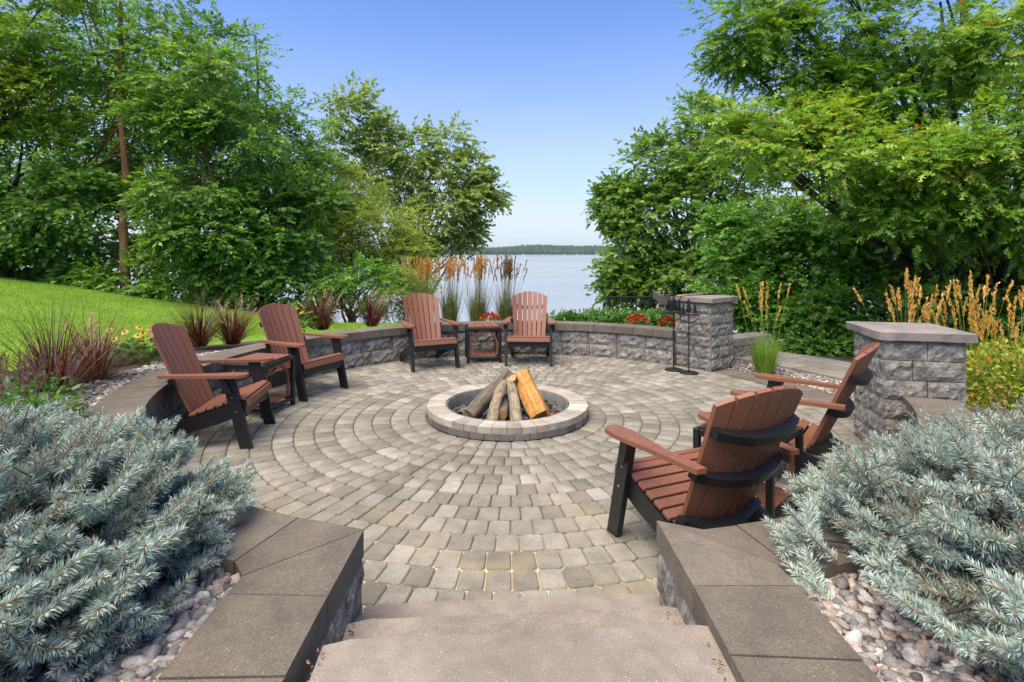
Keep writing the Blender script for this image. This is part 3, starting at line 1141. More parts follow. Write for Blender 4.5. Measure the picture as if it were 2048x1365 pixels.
def log(label, p0, p1, r0, r1, seed, bark, split=False):
    """a firewood log from p0 (low end) to p1; its own axis is local z"""
    p0, p1 = Vector(p0), Vector(p1)
    ax = p1 - p0
    L = ax.length
    rg = random.Random(seed)
    g = Geo()
    if not split:
        sides, n = 16, 14
        ph = [rg.uniform(0, 6.28) for _ in range(4)]
        V = []
        for i in range(n + 1):
            t = i / n
            r = r0 + (r1 - r0) * t
            bx = 0.10 * r0 * math.sin(t * 5 + ph[0]) + (0.25 * r0 * math.sin(t * 2.5 + ph[3]))
            by = 0.12 * r0 * math.sin(t * 4 + ph[1])
            for j in range(sides):
                a = 2 * PI * j / sides
                k = 1 + 0.10 * math.sin(2 * a + ph[2] + t) + 0.07 * math.sin(5 * a + ph[1]) + rg.uniform(-.075, .075)
                V.append((bx + r * k * math.cos(a), by + r * k * math.sin(a), t * L))
        F = []
        for i in range(n):
            for j in range(sides):
                F.append((i * sides + j, i * sides + (j + 1) % sides, (i + 1) * sides + (j + 1) % sides, (i + 1) * sides + j))
        g.add(V, F, 0)
        for o_ in (0, n * sides):
            ring = np.array(V[o_:o_ + sides])
            cc = ring.mean(0)
            ring = cc + (ring - cc) * 0.97
            VV = np.concatenate([[cc], ring])
            VV[:, 2] += 0.002 if o_ else -0.002
            FF = [(0, 1 + j, 1 + (j + 1) % sides) if o_ else (0, 1 + (j + 1) % sides, 1 + j) for j in range(sides)]
            g.add(VV, FF, 1)
        me = g.mesh('firewood_log', [bark, M_logend])
    else:
        n = 12
        w, d = r0, r1
        prof = [(-w, -d * .3), (-w * 0.55, -d * .95), (w * 0.1, -d * 1.15), (w * .75, -d * 0.8), (w * 1.02, d * 0.2), (w * 0.92, d * 0.85), (0.0, d * 0.95), (-w * 0.95, d * 0.8)]
        V = []
        for i in range(n + 1):
            t = i / n
            for q, (x, y) in enumerate(prof):
                V.append((x * (1 + 0.05 * math.sin(t * 7 + q)) + rg.uniform(-.006, .006), y * (1 + 0.08 * math.sin(t * 5 + q)) + rg.uniform(-.007, .007), t * L + (rg.uniform(-.012, .012) if i in (0, n) else 0)))
        m = len(prof)
        for i in range(n):
            for q in range(m):
                f = [(i * m + q, i * m + (q + 1) % m, (i + 1) * m + (q + 1) % m, (i + 1) * m + q)]
                g.add(np.array(V)[list(f[0])], [(0, 1, 2, 3)], 0 if q in (4, 5, 6, 7) else 1)
        for o_ in (0, n * m):
            VV = np.array(V[o_:o_ + m])
            FF = [(0, q, q + 1) if o_ else (0, q + 1, q) for q in range(1, m - 1)]
            g.add(VV, FF, 2)
        me = g.mesh('split_log', [M_logsplit, M_logbark, M_logend])
    o = link('split_log' if split else 'firewood_log', me)
    o.location = p0
    az_ = ax.normalized()
    xx = az_.cross(Vector((-0.25, -1, 0.1)))
    xx = -xx.normalized()
    if split:
        o.rotation_euler = frame((0, 0, 0), xx, az_.cross(xx), az_).to_euler()
    else:
        o.rotation_euler = ax.to_track_quat('Z', 'Y').to_euler()
    return tag(o, label, 'log', 'firewood stacked in the fire pit'), o


log('thick dark grey log leaning to the left in the fire pit', (-0.385, 5.14, 0.05), (-0.03, 5.40, 0.40), 0.076, 0.062, 1, M_logbark)
log('slim pale speckled log, leftmost of the two thin ones in front', (-0.178, 4.99, 0.02), (-0.085, 5.30, 0.335), 0.049, 0.042, 2, M_logbark2)
log('slim brown log standing right of the round sawn end', (0.045, 4.98, 0.03), (-0.03, 5.32, 0.345), 0.052, 0.045, 3, M_logbark2)
log('short log lying low with its round sawn end to the steps', (-0.085, 5.07, 0.065), (-0.05, 5.48, 0.16), 0.056, 0.054, 4, M_logbark)
log('log at the back whose round sawn end tops the pile', (0.10, 5.74, 0.03), (-0.005, 5.27, 0.375), 0.040, 0.036, 5, M_logbark)
_, o = log('thick split log with a bright orange-yellow face leaning to the right', (0.262, 5.13, 0.05), (0.088, 5.42, 0.385), 0.092, 0.058, 6, M_logbark, True)

# torn orange-brown bark chips on the ash, right of the split log
rng = np.random.default_rng(15)
n = 60
BP = np.stack([rng.normal(0.37, 0.055, n), rng.normal(5.17, 0.04, n), rng.uniform(0.02, 0.05, n)], -1)
V, F = scatter([(0, -.2, 0), (0, .2, .05), (1, .12, .08), (1, -.15, 0)], [(0, 1, 2), (0, 2, 3)], BP, norm(rng.normal(0, 1, (n, 3)) * np.array([1, 1, .35])), norm(rng.normal(0, .5, (n, 3)) + np.array([0, 0, 1])), rng.uniform(.02, .055, n))
M_chip = leaf_mat('torn_bark', [(0.0, (0.10, 0.035, 0.015)), (0.5, (0.34, 0.12, 0.04)), (1.0, (0.52, 0.26, 0.11))], trans=0.0, rough=0.8)
o = link('bark_chips', bulk('bark_chips', V, F, M_chip, tint=np.repeat(rng.random(n), 2)))
tag(o, 'torn orange-brown bark chips on the ash beside the split log', 'bark chips', kind='stuff')

# ------------------------------------------------------------------ chairs
CH_GROUP = 'adirondack chairs around the fire pit'


def make_chair():
    t = thing('adirondack_chair', 'x', 'chair')
    # front legs: planks leaning back, 3.5 cm thick
    rake = math.atan2(0.15, 0.59)
    for s in (-1, 1):
        bm = bmesh.new()
        poly = [(-0.045, 0.0), (0.050, 0.0), (0.195, 0.587), (0.095, 0.587)]
        add_prism(bm, poly, -0.018, 0.018, frame((s * 0.318, 0, 0), (0, 1, 0), (0, 0, 1), (1, 0, 0)))
        lg = link('front_leg', bm_mesh('front_leg', bm, M_black, 0.004, 1), t)
        bm = bmesh.new()
        for (y, z) in ((0.075, 0.30), (0.11, 0.42)):
            bmesh.ops.create_cone(bm, cap_ends=True, segments=8, radius1=0.007, radius2=0.006, depth=0.005,
                                  matrix=Matrix.Translation((s * 0.3385, y, z)) @ Matrix.Rotation(PI / 2, 4, 'Y'))
        b = link('bolt', bm_mesh('bolt', bm, M_steel), lg)
        # side rail running from the seat front down to the ground behind
        bm = bmesh.new()
        top = [(0.01, 0.385), (0.10, 0.372), (0.30, 0.300), (0.47, 0.245), (0.60, 0.20), (0.80, 0.11), (0.92, 0.055), (0.93, 0.0)]
        bot = [(0.80, 0.0), (0.68, 0.055), (0.50, 0.12), (0.33, 0.17), (0.20, 0.205), (0.10, 0.245), (0.02, 0.27)]
        add_prism(bm, top + bot, -0.017, 0.017, frame((s * 0.281, 0, 0), (0, 1, 0), (0, 0, 1), (1, 0, 0)))
        link('side_rail', bm_mesh('side_rail', bm, M_black, 0.004, 1), t)
        # arm
        bm = bmesh.new()
        inn, out = 0.272, 0.395
        pts = [(out - 0.015, 0.02), (out + 0.0, 0.06), (out + 0.005, 0.14), (out - 0.012, 0.26), (out - 0.04, 0.42), (out - 0.06, 0.62), (out - 0.068, 0.70),
               (out - 0.128, 0.70), (out - 0.118, 0.55), (inn + 0.012, 0.40), (inn + 0.0, 0.25), (inn - 0.004, 0.12), (inn + 0.006, 0.05), (inn + 0.03, 0.01), (out - 0.05, 0.0)]
        pts = [(s * x, y - 0.02) for x, y in pts]
        if s < 0: pts.reverse()
        add_prism(bm, pts, 0.588, 0.612)
        link('armrest', bm_mesh('armrest', bm, M_brown, 0.006, 2), t)
        # bracket under the arm
        bm = bmesh.new()
        add_prism(bm, [(0.10, 0.46), (0.16, 0.583), (0.20, 0.583), (0.16, 0.46)], -0.014, 0.014, frame((s * 0.352, 0, 0), (0, 1, 0), (0, 0, 1), (1, 0, 0)))
        link('arm_bracket', bm_mesh('arm_bracket', bm, M_black, 0.003, 1), t)
    # apron
    bm = bmesh.new()
    pts = [(-0.263, 0.355), (-0.263, 0.245)] + [(-0.263 + 0.526 * i / 8, 0.245 + 0.022 * math.sin(PI * i / 8)) for i in range(1, 8)] + [(0.263, 0.245), (0.263, 0.355)]
    add_prism(bm, pts, -0.014, 0.014, frame((0, 0.032, 0), (1, 0, 0), (0, 0, 1), (0, -1, 0)))
    link('front_apron', bm_mesh('front_apron', bm, M_black, 0.003, 1), t)
    # seat slats: the first one a vertical-ish nose
    prof = [(-0.004, 0.366, 74), (0.043, 0.402, 8)] 
    sy, sz = 0.088, 0.392
    for i in range(6):
        prof.append((sy, sz, -17 if i else -12))
        sy += 0.0675
        sz -= 0.0215
    for (y, z, ang) in prof:
        bm = bmesh.new()
        wid = 0.058 if ang < 60 else 0.056
        ln_ = 0.303 if ang > 0 else 0.300
        add_box(bm, (0, 0, 0), (2 * ln_ if ang > -5 else 0.594, wid, 0.022))
        M = Matrix.Translation((0, y, z)) @ Matrix.Rotation(math.radians(ang), 4, 'X')
        bmesh.ops.transform(bm, matrix=M, verts=bm.verts)
        link('seat_slat', bm_mesh('seat_slat', bm, M_brown, 0.006, 2), t)
    # back: seven fanned slats on a gentle curve
    rec = math.radians(24.5)
    vax = Vector((0, math.sin(rec), math.cos(rec)))
    nax = Vector((0, -math.cos(rec), math.sin(rec)))
    org = Vector((0, 0.450, 0.238))

    def back_pt(u, v, off=0.0):
        curve = 0.075 * (1 - (u / 0.29) ** 2)
        return org + Vector((u, 0, 0)) + vax * v - nax * (curve + off - 0.03)

    top_of = lambda u: 0.848 - 0.115 * (abs(u) / 0.28) ** 2.0
    for i in range(-3, 4):
        ub, ut = i * 0.0665, i * 0.0815
        wb, wt = 0.0272, 0.0345
        ulo = lambda k: ub + k * wb
        ns = 8
        bm = bmesh.new()
        rows_ = []
        for q in range(ns + 1):
            row = []
            for k in (-1, 1):
                tv = top_of(ut + k * wt)
                v = tv * q / ns
                f = v / 0.848
                u = (ub + (ut - ub) * f) + k * (wb + (wt - wb) * f)
                row.append((u, v))
            rows_.append(row)
        ang = math.atan2(2 * 0.075 * (i * 0.08) / 0.29 ** 2, 1)
        vs = []
        for row in rows_:
            (u0, v0), (u1, v1) = row
            vs.append([bm.verts.new(back_pt(u0, v0, -0.011)), bm.verts.new(back_pt(u1, v1, -0.011)), bm.verts.new(back_pt(u1, v1, 0.011)), bm.verts.new(back_pt(u0, v0, 0.011))])
        for q in range(ns):
            a_, b_ = vs[q], vs[q + 1]
            for k in range(4):
                bm.faces.new((a_[k], a_[(k + 1) % 4], b_[(k + 1) % 4], b_[k]))
        bm.faces.new(list(reversed(vs[0])))
        # rounded top: add a crown vertex row when it is the middle slat
        bm.faces.new(vs[-1])
        link('back_slat', bm_mesh('back_slat', bm, M_brown, 0.005, 2, angle=0.6), t)
    # curved black braces behind the back
    for v, hw, hh in ((0.60, 0.262, 0.024), (0.345, 0.285, 0.024), (0.045, 0.262, 0.03)):
        bm = bmesh.new()
        secs = []
        n = 12
        for q in range(n + 1):
            u = -hw + 2 * hw * q / n
            ce = back_pt(u, v, 0.012 + 0.001)
            ou = back_pt(u * 0.97, v, 0.065 - 0.016 * (abs(u) / hw) ** 3)
            up = vax * hh
            secs.append([bm.verts.new(ce - up), bm.verts.new(ou - up), bm.verts.new(ou + up), bm.verts.new(ce + up)])
        for q in range(n):
            a_, b_ = secs[q], secs[q + 1]
            for k in range(4):
                bm.faces.new((a_[k], b_[k], b_[(k + 1) % 4], a_[(k + 1) % 4]))
        bm.faces.new(secs[0])
        bm.faces.new(list(reversed(secs[-1])))
        link('back_brace', bm_mesh('back_brace', bm, M_black, 0.003, 1, angle=0.7), t)
    return t


def face_rot(fx, fy):
    """rotation that turns local -y to the forward direction"""
    return math.atan2(fy, fx) + PI / 2


chairs = [
    ((-2.215, 4.737), (0.985, 0.14), 'brown slatted chair nearest the left spruce, before the curved wall'),
    ((-2.11, 6.10), (0.912, -0.411), 'brown slatted chair on the left, second from the left spruce'),
    ((-1.04, 7.38), (0.437, -0.90), 'brown slatted chair at the back, below the orange reed plumes'),
    ((0.233, 7.63), (-0.058, -0.998), 'brown slatted chair at the back seen straight on before the lake'),
    ((0.874, 3.205), (-0.39, 0.92), 'brown slatted chair seen from behind, beside the right wall of the steps'),
    ((1.79, 4.13), (-0.79, 0.61), 'brown slatted chair in front of the near stone pillar'),
]
ch0 = make_chair()
for i, ((x, y), (fx, fy), lab) in enumerate(chairs):
    c_ = ch0 if i == 0 else copy_tree(ch0)
    c_.location = (x, y, 0.002)
    c_.rotation_euler = (0, 0, face_rot(fx, fy))
    tag(c_, lab, 'chair', CH_GROUP)


def make_table():
    t = thing('side_table', 'x', 'table')
    w, d = 0.245, 0.235
    for sx in (-1, 1):
        for sy in (-1, 1):
            bm = bmesh.new()
            add_box(bm, (sx * w, sy * d, 0.275), (0.042, 0.042, 0.55))
            link('leg', bm_mesh('leg', bm, M_black, 0.004, 1), t)
        bm = bmesh.new()
        add_box(bm, (sx * (w - 0.0), 0, 0.525), (0.03, 2 * d - 0.046, 0.046))
        link('top_rail', bm_mesh('top_rail', bm, M_black, 0.003, 1), t)
        bm = bmesh.new()
        add_box(bm, (sx * w, 0, 0.085), (0.03, 2 * d - 0.046, 0.036))
        link('shelf_rail', bm_mesh('shelf_rail', bm, M_black, 0.003, 1), t)
    for sy in (-1, 1):
        bm = bmesh.new()
        add_box(bm, (0, sy * d, 0.528), (2 * w - 0.046, 0.028, 0.04))
        link('cross_rail', bm_mesh('cross_rail', bm, M_black, 0.003, 1), t)
        bm = bmesh.new()
        add_box(bm, (0, sy * d, 0.075), (2 * w - 0.046, 0.028, 0.034))
        link('cross_rail', bm_mesh('cross_rail', bm, M_black, 0.003, 1), t)
        # brown arch under the top
        bm = bmesh.new()
        secs = []
        n = 14
        for q in range(n + 1):
            a = PI * q / n
            cx_, cz_ = math.cos(a), math.sin(a)
            ro, ri = 0.212, 0.190
            secs.append([(ro * cx_, 0.29 + ro * cz_), (ri * cx_, 0.29 + ri * cz_)])
        poly = [s[0] for s in secs] + [s[1] for s in reversed(secs)]
        poly = [(0.212, 0.11)] + poly[:n + 1] + [(-0.212, 0.11), (-0.190, 0.11)] + poly[n + 1:] + [(0.190, 0.11)]
        add_prism(bm, poly, -0.012, 0.012, frame((0, sy * (d - 0.03), 0), (1, 0, 0), (0, 0, 1), (0, -1, 0)))
        link('arch', bm_mesh('arch', bm, M_brown, 0.003, 1), t)
    for i in range(4):
        x = (i - 1.5) * 0.118
        bm = bmesh.new()
        add_box(bm, (x, 0, 0.561), (0.110, 2 * d - 0.03, 0.022))
        link('top_slat', bm_mesh('top_slat', bm, M_brown, 0.005, 2), t)
        bm = bmesh.new()
        add_box(bm, (x * 0.92, 0, 0.114), (0.10, 2 * d - 0.05, 0.020))
        link('shelf_slat', bm_mesh('shelf_slat', bm, M_brown, 0.005, 2), t)
    return t


tb0 = make_table()
for i, ((x, y), (fx, fy), lab) in enumerate([
        ((-2.57, 5.50), (0.976, -0.219), 'brown and black side table between the two left chairs'),
        ((-0.435, 8.06), (0.14, -0.99), 'brown and black side table between the two back chairs'),
        ((1.47, 3.36), (-0.69, 0.72), 'brown and black side table between the two right chairs')]):
    c_ = tb0 if i == 0 else copy_tree(tb0)
    c_.scale = (0.95, 0.93, 0.93)
    c_.location = (x, y, 0.002)
    c_.rotation_euler = (0, 0, face_rot(fx, fy))
    tag(c_, lab, 'table', 'side tables between the chairs')


# ------------------------------------------------------------------ iron stands with pine-tree cut-outs
def pine_poly(w, h, tiers=5):
    L = []
    for i in range(tiers):
        f0, f1 = i / tiers, (i + 1) / tiers
        L.append((w * (1 - f0 * 0.85), h * (0.12 + 0.88 * f0)))
        L.append((w * (1 - f1 * 0.9) * 0.5, h * (0.12 + 0.88 * f0 + 0.10)))
    R = [(x, z) for x, z in L] + [(0, h)]
    out = [(0.007, 0), (0.007, h * 0.12)] + R + [(-x, z) for x, z in reversed(L)] + [(-0.007, h * 0.12), (-0.007, 0)]
    return out


def iron_stand(x, y, rot, lab, top_z, kind):
    t = thing('iron_stand', lab, 'stand', (x, y, 0.002), rot, 'black iron stands by the far pillar')
    bm = bmesh.new()
    bmesh.ops.create_cone(bm, cap_ends=True, segments=28, radius1=0.122, radius2=0.116, depth=0.018, matrix=Matrix.Translation((0, 0, 0.009)))
    link('base', bm_mesh('base', bm, M_iron, 0.003, 1), t)
    bm = bmesh.new()
    bmesh.ops.create_cone(bm, cap_ends=True, segments=10, radius1=0.0085, radius2=0.0085, depth=top_z - 0.016, matrix=Matrix.Translation((0, 0, 0.016 + (top_z - 0.016) / 2)))
    link('pole', bm_mesh('pole', bm, M_iron), t)
    bm = bmesh.new()
    add_box(bm, (0, 0, top_z + 0.006), (0.26, 0.20, 0.010))
    link('tray', bm_mesh('tray', bm, M_iron, 0.002, 1), t)
    # curved brace below the tray
    P = [(0.115 * math.cos(a), 0, top_z - 0.02 + 0.075 * math.sin(a)) for a in np.linspace(PI, 2 * PI, 13)]
    V, F = tube_np(P, 0.007, 6)
    link('brace', bulk('brace', V, F, M_iron, smooth=True), t)
    trees = [(-0.075, -0.03, 0.045, 0.15), (0.0, 0.02, 0.06, 0.22), (0.075, -0.02, 0.045, 0.165)] if kind else \
            [(-0.055, -0.05, 0.05, 0.185), (0.055, -0.05, 0.05, 0.20), (-0.05, 0.05, 0.05, 0.20), (0.05, 0.05, 0.05, 0.185), (0.0, 0.0, 0.055, 0.225)]
    for (dx, dy, w, h) in trees:
        bm = bmesh.new()
        add_prism(bm, pine_poly(w, h), -0.002, 0.002, frame((dx, dy, top_z + 0.011), (1, 0, 0), (0, 0, 1), (0, -1, 0)))
        link('pine_cutout', bm_mesh('pine_cutout', bm, M_iron), t)
    return t


iron_stand(2.20, 7.35, 0.1, 'black iron stand with a dense cluster of pine cut-outs, left one', 0.775, 0)
iron_stand(2.347, 7.165, -0.15, 'black iron stand with three small pine cut-outs, right one', 0.768, 1)

# roasting forks lying on the far pillar's cap
for i, (p0, p1, lab) in enumerate([((2.16, 7.66, 0.996), (3.0, 7.83, 0.996), 'long thin iron roasting fork lying across the far pillar cap'),
                                   ((2.30, 7.56, 0.996), (2.98, 7.90, 1.003), 'iron roasting fork with a brown wooden grip on the far pillar cap')]):
    p0, p1 = Vector(p0), Vector(p1)
    t = thing('roasting_fork', lab, 'roasting fork', p0, 0, 'roasting forks on the pillar')
    dv = p1 - p0
    V, F = tube_np([(0, 0, 0), tuple(dv * 0.5), tuple(dv)], 0.006, 6)
    link('rod', bulk('rod', V, F, M_iron, smooth=True), t)
    V, F = tube_np([tuple(dv * (0.02 + 0.0 * i)), tuple(dv * 0.26)], 0.013, 8)
    link('grip', bulk('grip', V, F, M_logend if i else M_black, smooth=True), t)


# ------------------------------------------------------------------ stair railing and landing toward the lake
def railing():
    t = thing('stair_railing', 'black metal railing of the lake stair beyond the back wall', 'railing')
    D = 12.6
    a, b = WD(1217, 597, D), WD(1300, 596, D)
    zt = a.z
    for q, f in enumerate((0, 1)):
        p = a.lerp(b, f)
        bm = bmesh.new()
        add_box(bm, (p.x, p.y, zt - 0.55), (0.07 if f == 0 else 0.09, 0.07, 1.2))
        link('post', bm_mesh('post', bm, M_iron, 0.004, 1), t)
    bm = bmesh.new()
    add_box(bm, ((a.x + b.x) / 2, D, zt + 0.02), (b.x - a.x + 0.1, 0.06, 0.05))
    link('top_rail', bm_mesh('top_rail', bm, M_iron, 0.004, 1), t)
    for k in range(1, 9):
        p = a.lerp(b, k / 9)
        bm = bmesh.new()
        add_box(bm, (p.x, D, zt - 0.5), (0.022, 0.022, 1.0))
        link('baluster', bm_mesh('baluster', bm, M_iron), t)
    V, F = tube_np([(a.x, D + 0.05, zt), (a.x + 0.5, D + 1.2, zt - 0.75), (a.x + 0.9, D + 2.2, zt - 1.4)], 0.03, 6)
    link('hand_rail', bulk('hand_rail', V, F, M_greywood), t)


railing()


def landing():
    t = thing('landing_rail', 'weathered grey wooden landing rail left of the far pillar', 'railing')
    D = 11.6
    a, b = WD(1322, 591, D), WD(1372, 591, D)
    z = a.z
    for p in (a, b):
        bm = bmesh.new()
        add_box(bm, (p.x, D, z - 0.5), (0.10, 0.10, 1.05))
        link('post', bm_mesh('post', bm, M_greywood, 0.005, 1), t)
    bm = bmesh.new()
    add_box(bm, ((a.x + b.x) / 2, D - 0.06, z - 0.10), (b.x - a.x + 0.12, 0.035, 0.20))
    link('rail_board', bm_mesh('rail_board', bm, M_greywood, 0.004, 1), t)
    bm = bmesh.new()
    fr = WD(1307, 581, D * 1.12)
    dv = fr - a
    add_box(bm, (0, 0, 0), (0.035, dv.length, 0.19), Matrix.Translation(((a.x + fr.x) / 2, (a.y + fr.y) / 2, (a.z + fr.z) / 2 - 0.09)) @ Matrix.Rotation(math.atan2(dv.y, dv.x) - PI / 2, 4, 'Z'))
    link('rail_board', bm_mesh('rail_board', bm, M_greywood, 0.004, 1), t)
    for k in range(1, 5):
        p = a.lerp(b, k / 5)
        bm = bmesh.new()
        add_box(bm, (p.x, D, z - 0.6), (0.03, 0.03, 0.8))
        link('baluster', bm_mesh('baluster', bm, M_iron), t)
    V, F = tube_np([(a.x + 0.02, D + 0.02, z - 0.28), (a.x + 0.55, D + 0.25, z - 0.62)], 0.03, 6)
    link('brace', bulk('brace', V, F, M_greywood), t)


landing()


# ------------------------------------------------------------------ boats, far out
def boat(x, y, lab, L, mat, rot, group=None, name='motor_boat'):
    t = thing(name, lab, 'boat', (x, y, LAKE_Z), rot, group)
    bm = bmesh.new()
    w = L * 0.18
    pts = [(-L / 2, -w), (L * 0.2, -w), (L / 2, 0), (L * 0.2, w), (-L / 2, w)]
    add_prism(bm, pts, -0.3, L * 0.13)
    link('hull', bm_mesh('hull', bm, mat, 0.03, 1), t)
    bm = bmesh.new()
    add_box(bm, (-L * 0.05, 0, L * 0.22), (L * 0.3, w * 1.5, L * 0.18))
    link('cabin', bm_mesh('cabin', bm, M_white if mat is M_white else M_hull, 0.03, 1), t)


boat(0.155 * 700, 705, 'tiny dark motor boat out on the lake near the right oak', 3.4, M_hull, 0.3)
BL = ['tiny white boat moored along the far shore, above the back right chair', 'tiny white boat on the far shore, second in the gap right of the reeds', 'tiny white boat on the far shore, third in the gap right of the reeds',
      'tiny white boat on the far shore in the middle of the lake gap', 'tiny white boat on the far shore right of the middle of the gap', 'tiny white boat on the far shore, second from the round oak', 'tiny white boat on the far shore nearest the round oak']
for i, (px, L) in enumerate(((1047, 9), (1086, 7), (1099, 6), (1130, 7), (1154, 9), (1166, 7), (1193, 7))):
    d = FAR - 55
    boat((px - 1024) * d / F_PX, d, BL[i], L, M_white, 0.2 * i, 'white boats along the far shore')

# ------------------------------------------------------------------ stones and gravel
rock_var = []
rng = np.random.default_rng(21)
for k in range(12):
    V = IV2.copy()
    for q in range(9):
        pn_ = norm(rng.normal(0, 1, 3))
        dd = rng.uniform(0.55, 0.85)
        ov = V @ pn_ - dd
        V = V - np.clip(ov, 0, None)[:, None] * pn_
    V = V * (1 + 0.05 * rng.normal(0, 1, (len(V), 1))) * np.array([[1.15, 0.85, 0.72]]) * np.array([[rng.uniform(.85, 1.2), rng.uniform(.8, 1.1), rng.uniform(.75, 1.1)]])
    rock_var.append(bulk('stone', V, IF2, M_rock))


def gravel(name, label, pts_fn, n_ind, n_stuff, smin, smax, seed, z_fn):
    g_ = thing(name, label, 'gravel', kind='structure')
    rg = random.Random(seed)
    for _ in range(n_ind):
        x, y = pts_fn(rg)
        s = rg.uniform(smin, smax)
        o = link('stone', rg.choice(rock_var), g_)
        o.location = (x, y, z_fn(x, y) + s * rg.uniform(0.15, 0.75))
        o.rotation_euler = (rg.uniform(-.5, .5), rg.uniform(-.5, .5), rg.uniform(0, 6.28))
        o.scale = (s, s * rg.uniform(.75, 1.15), s * rg.uniform(.8, 1.2))
    if n_stuff:
        q = np.array([pts_fn(rg) for _ in range(n_stuff)])
        r = np.random.default_rng(seed)
        sz = r.uniform(smin * 0.75, smax * 0.8, n_stuff)
        P = np.stack([q[:, 0], q[:, 1], land(q[:, 0], q[:, 1]) + sz * r.uniform(0.0, 0.5, n_stuff)], -1)
        V0 = np.array(IV1)
        V, F = blobs(P, np.stack([sz * r.uniform(.8, 1.3, n_stuff), sz * r.uniform(.7, 1.1, n_stuff), sz * r.uniform(.45, .75, n_stuff)], -1), 0.16, V0, IF1, r)
        o = link('gravel', bulk('gravel', V, F, M_rock_t, tint=np.repeat(r.uniform(0, 1, n_stuff), len(IF1))), g_)
        o['kind'] = 'stuff'
    return g_


def in_rect(x0, x1, y0, y1):
    return lambda rg: (rg.uniform(x0, x1), rg.uniform(y0, y1))


zb = lambda x, y: BED_Z


def left_bed(rg):
    while True:
        x, y = -0.935 - 0.62 * rg.random() ** 1.4, rg.uniform(0.9, 2.2)
        if math.hypot(x - CX, y - CY) > Rw(math.atan2(y - CY, x - CX)) + CAP_W + 0.01: return (x, y)


def right_bed(rg):
    while True:
        x, y = 0.962 + 0.55 * rg.random() ** 1.4, rg.uniform(1.0, 2.2)
        if math.hypot(x - CX, y - CY) > R_IN + CAP_W + 0.01: return (x, y)


gravel('gravel_bed', 'pink and grey river stones between the left spruce and the step wall', left_bed, 290, 1800, 0.015, 0.033, 3, zb)
gravel('gravel_bed', 'pink and grey river stones between the right spruce and the step wall', right_bed, 270, 1500, 0.015, 0.032, 4, zb)


def strip(rg):
    t = math.radians(rg.uniform(98, 216))
    wd = 0.24 + 0.22 * max(0, min(1, (math.degrees(t) - 160) / 40))
    return pol(t, Rw(t) + CAP_W + 0.005 + wd * rg.random() ** 1.3)


gravel('gravel_bed', 'strip of white river stones along the outside of the left wall', strip, 0, 5200, 0.020, 0.038, 5, zb)


def exit_g(rg):
    t = math.radians(rg.uniform(-14, 44))
    return pol(t, rg.uniform(3.53, 4.29))


gravel('gravel_bed', 'pale pebbles between the edging slabs and the path on the right', exit_g, 0, 3600, 0.014, 0.032, 6, zb)

# ------------------------------------------------------------------ leaf litter in the corners of the steps
rng = np.random.default_rng(77)
LPs = []
for (x0, x1, y0, y1, z, n) in ((-0.575, -0.53, 1.66, 1.88, 0.302, 26), (0.54, 0.59, 1.72, 1.94, 0.302, 22), (-0.565, -0.54, 1.2, 1.55, 0.452, 16), (0.565, 0.585, 1.2, 1.6, 0.452, 14), (-1.3, -0.95, 1.2, 1.9, 0.50, 9), (0.98, 1.3, 1.2, 1.9, 0.50, 9)):
    LPs.append(np.stack([rng.uniform(x0, x1, n), rng.uniform(y0, y1, n), np.full(n, z) + rng.uniform(0, .012, n)], -1))
LPs = np.concatenate(LPs)
n = len(LPs)
V, F = scatter([(0, 0, 0), (.4, .26, .08), (1, 0, -.06), (.4, -.26, .10)], [(0, 2, 1), (0, 3, 2)], LPs, norm(rng.normal(0, 1, (n, 3)) * np.array([1, 1, .3])), norm(rng.normal(0, .5, (n, 3)) + np.array([0, 0, 1])), rng.uniform(.008, .020, n))
M_litter = leaf_mat('dry_leaf', [(0.0, (0.10, 0.035, 0.015)), (0.5, (0.24, 0.09, 0.03)), (1.0, (0.38, 0.20, 0.07))], trans=0.1)
o = link('leaf_litter', bulk('leaf_litter', V, F, M_litter, tint=np.repeat(rng.random(n), 2)))
tag(o, 'dry red-brown leaf litter caught in the corners of the steps', 'leaf litter', kind='stuff')

# ------------------------------------------------------------------ lawn blades
rng = np.random.default_rng(31)
n = 150000
lx = rng.uniform(-16, 0.5, n)
ly = rng.uniform(3.2, 13.2, n) 
# more of them near by
keep = rng.random(n) < np.clip(9.0 / (ly ** 1.15), 0.25, 1)
lr = np.hypot(lx - CX, ly - CY)
lt = np.degrees(np.arctan2(ly - CY, lx - CX)) % 360
keep &= (lt > 96) & (lt < 222) & (lr > 3.38 + bed_width(lt)) & (ly < edge_y(lx) + 0.2) & (lx > -1.05 * ly - 1.5)
lx, ly = lx[keep], ly[keep]
n = len(lx)
LP = np.stack([lx, ly, land(lx, ly) + np.sin(lx * 1.7 + 2) * np.cos(ly * 1.3) * 0.02 + np.sin(lx * 0.45) * np.cos(ly * 0.6 + 1) * 0.03 - 0.004], -1)
A = norm(np.stack([rng.normal(0, 0.45, n), rng.normal(0, 0.45, n), np.ones(n)], -1))
N = norm(rng.normal(0, 1, (n, 3)) * np.array([1, 1, 0.1]))
V, F = scatter([(0, -0.09, 0), (0, 0.09, 0), (0.6, 0.05, 0.06), (1, 0, 0.2)], [(0, 1, 2), (0, 2, 3)], LP, A, N, rng.uniform(0.025, 0.052, n))
o = link('lawn_grass', bulk('lawn_grass', V, F, M_grassblade, tint=np.repeat(rng.uniform(0, 1, n), 2)))
tag(o, 'short mown bright green lawn grass on the left slope', 'grass', kind='stuff')


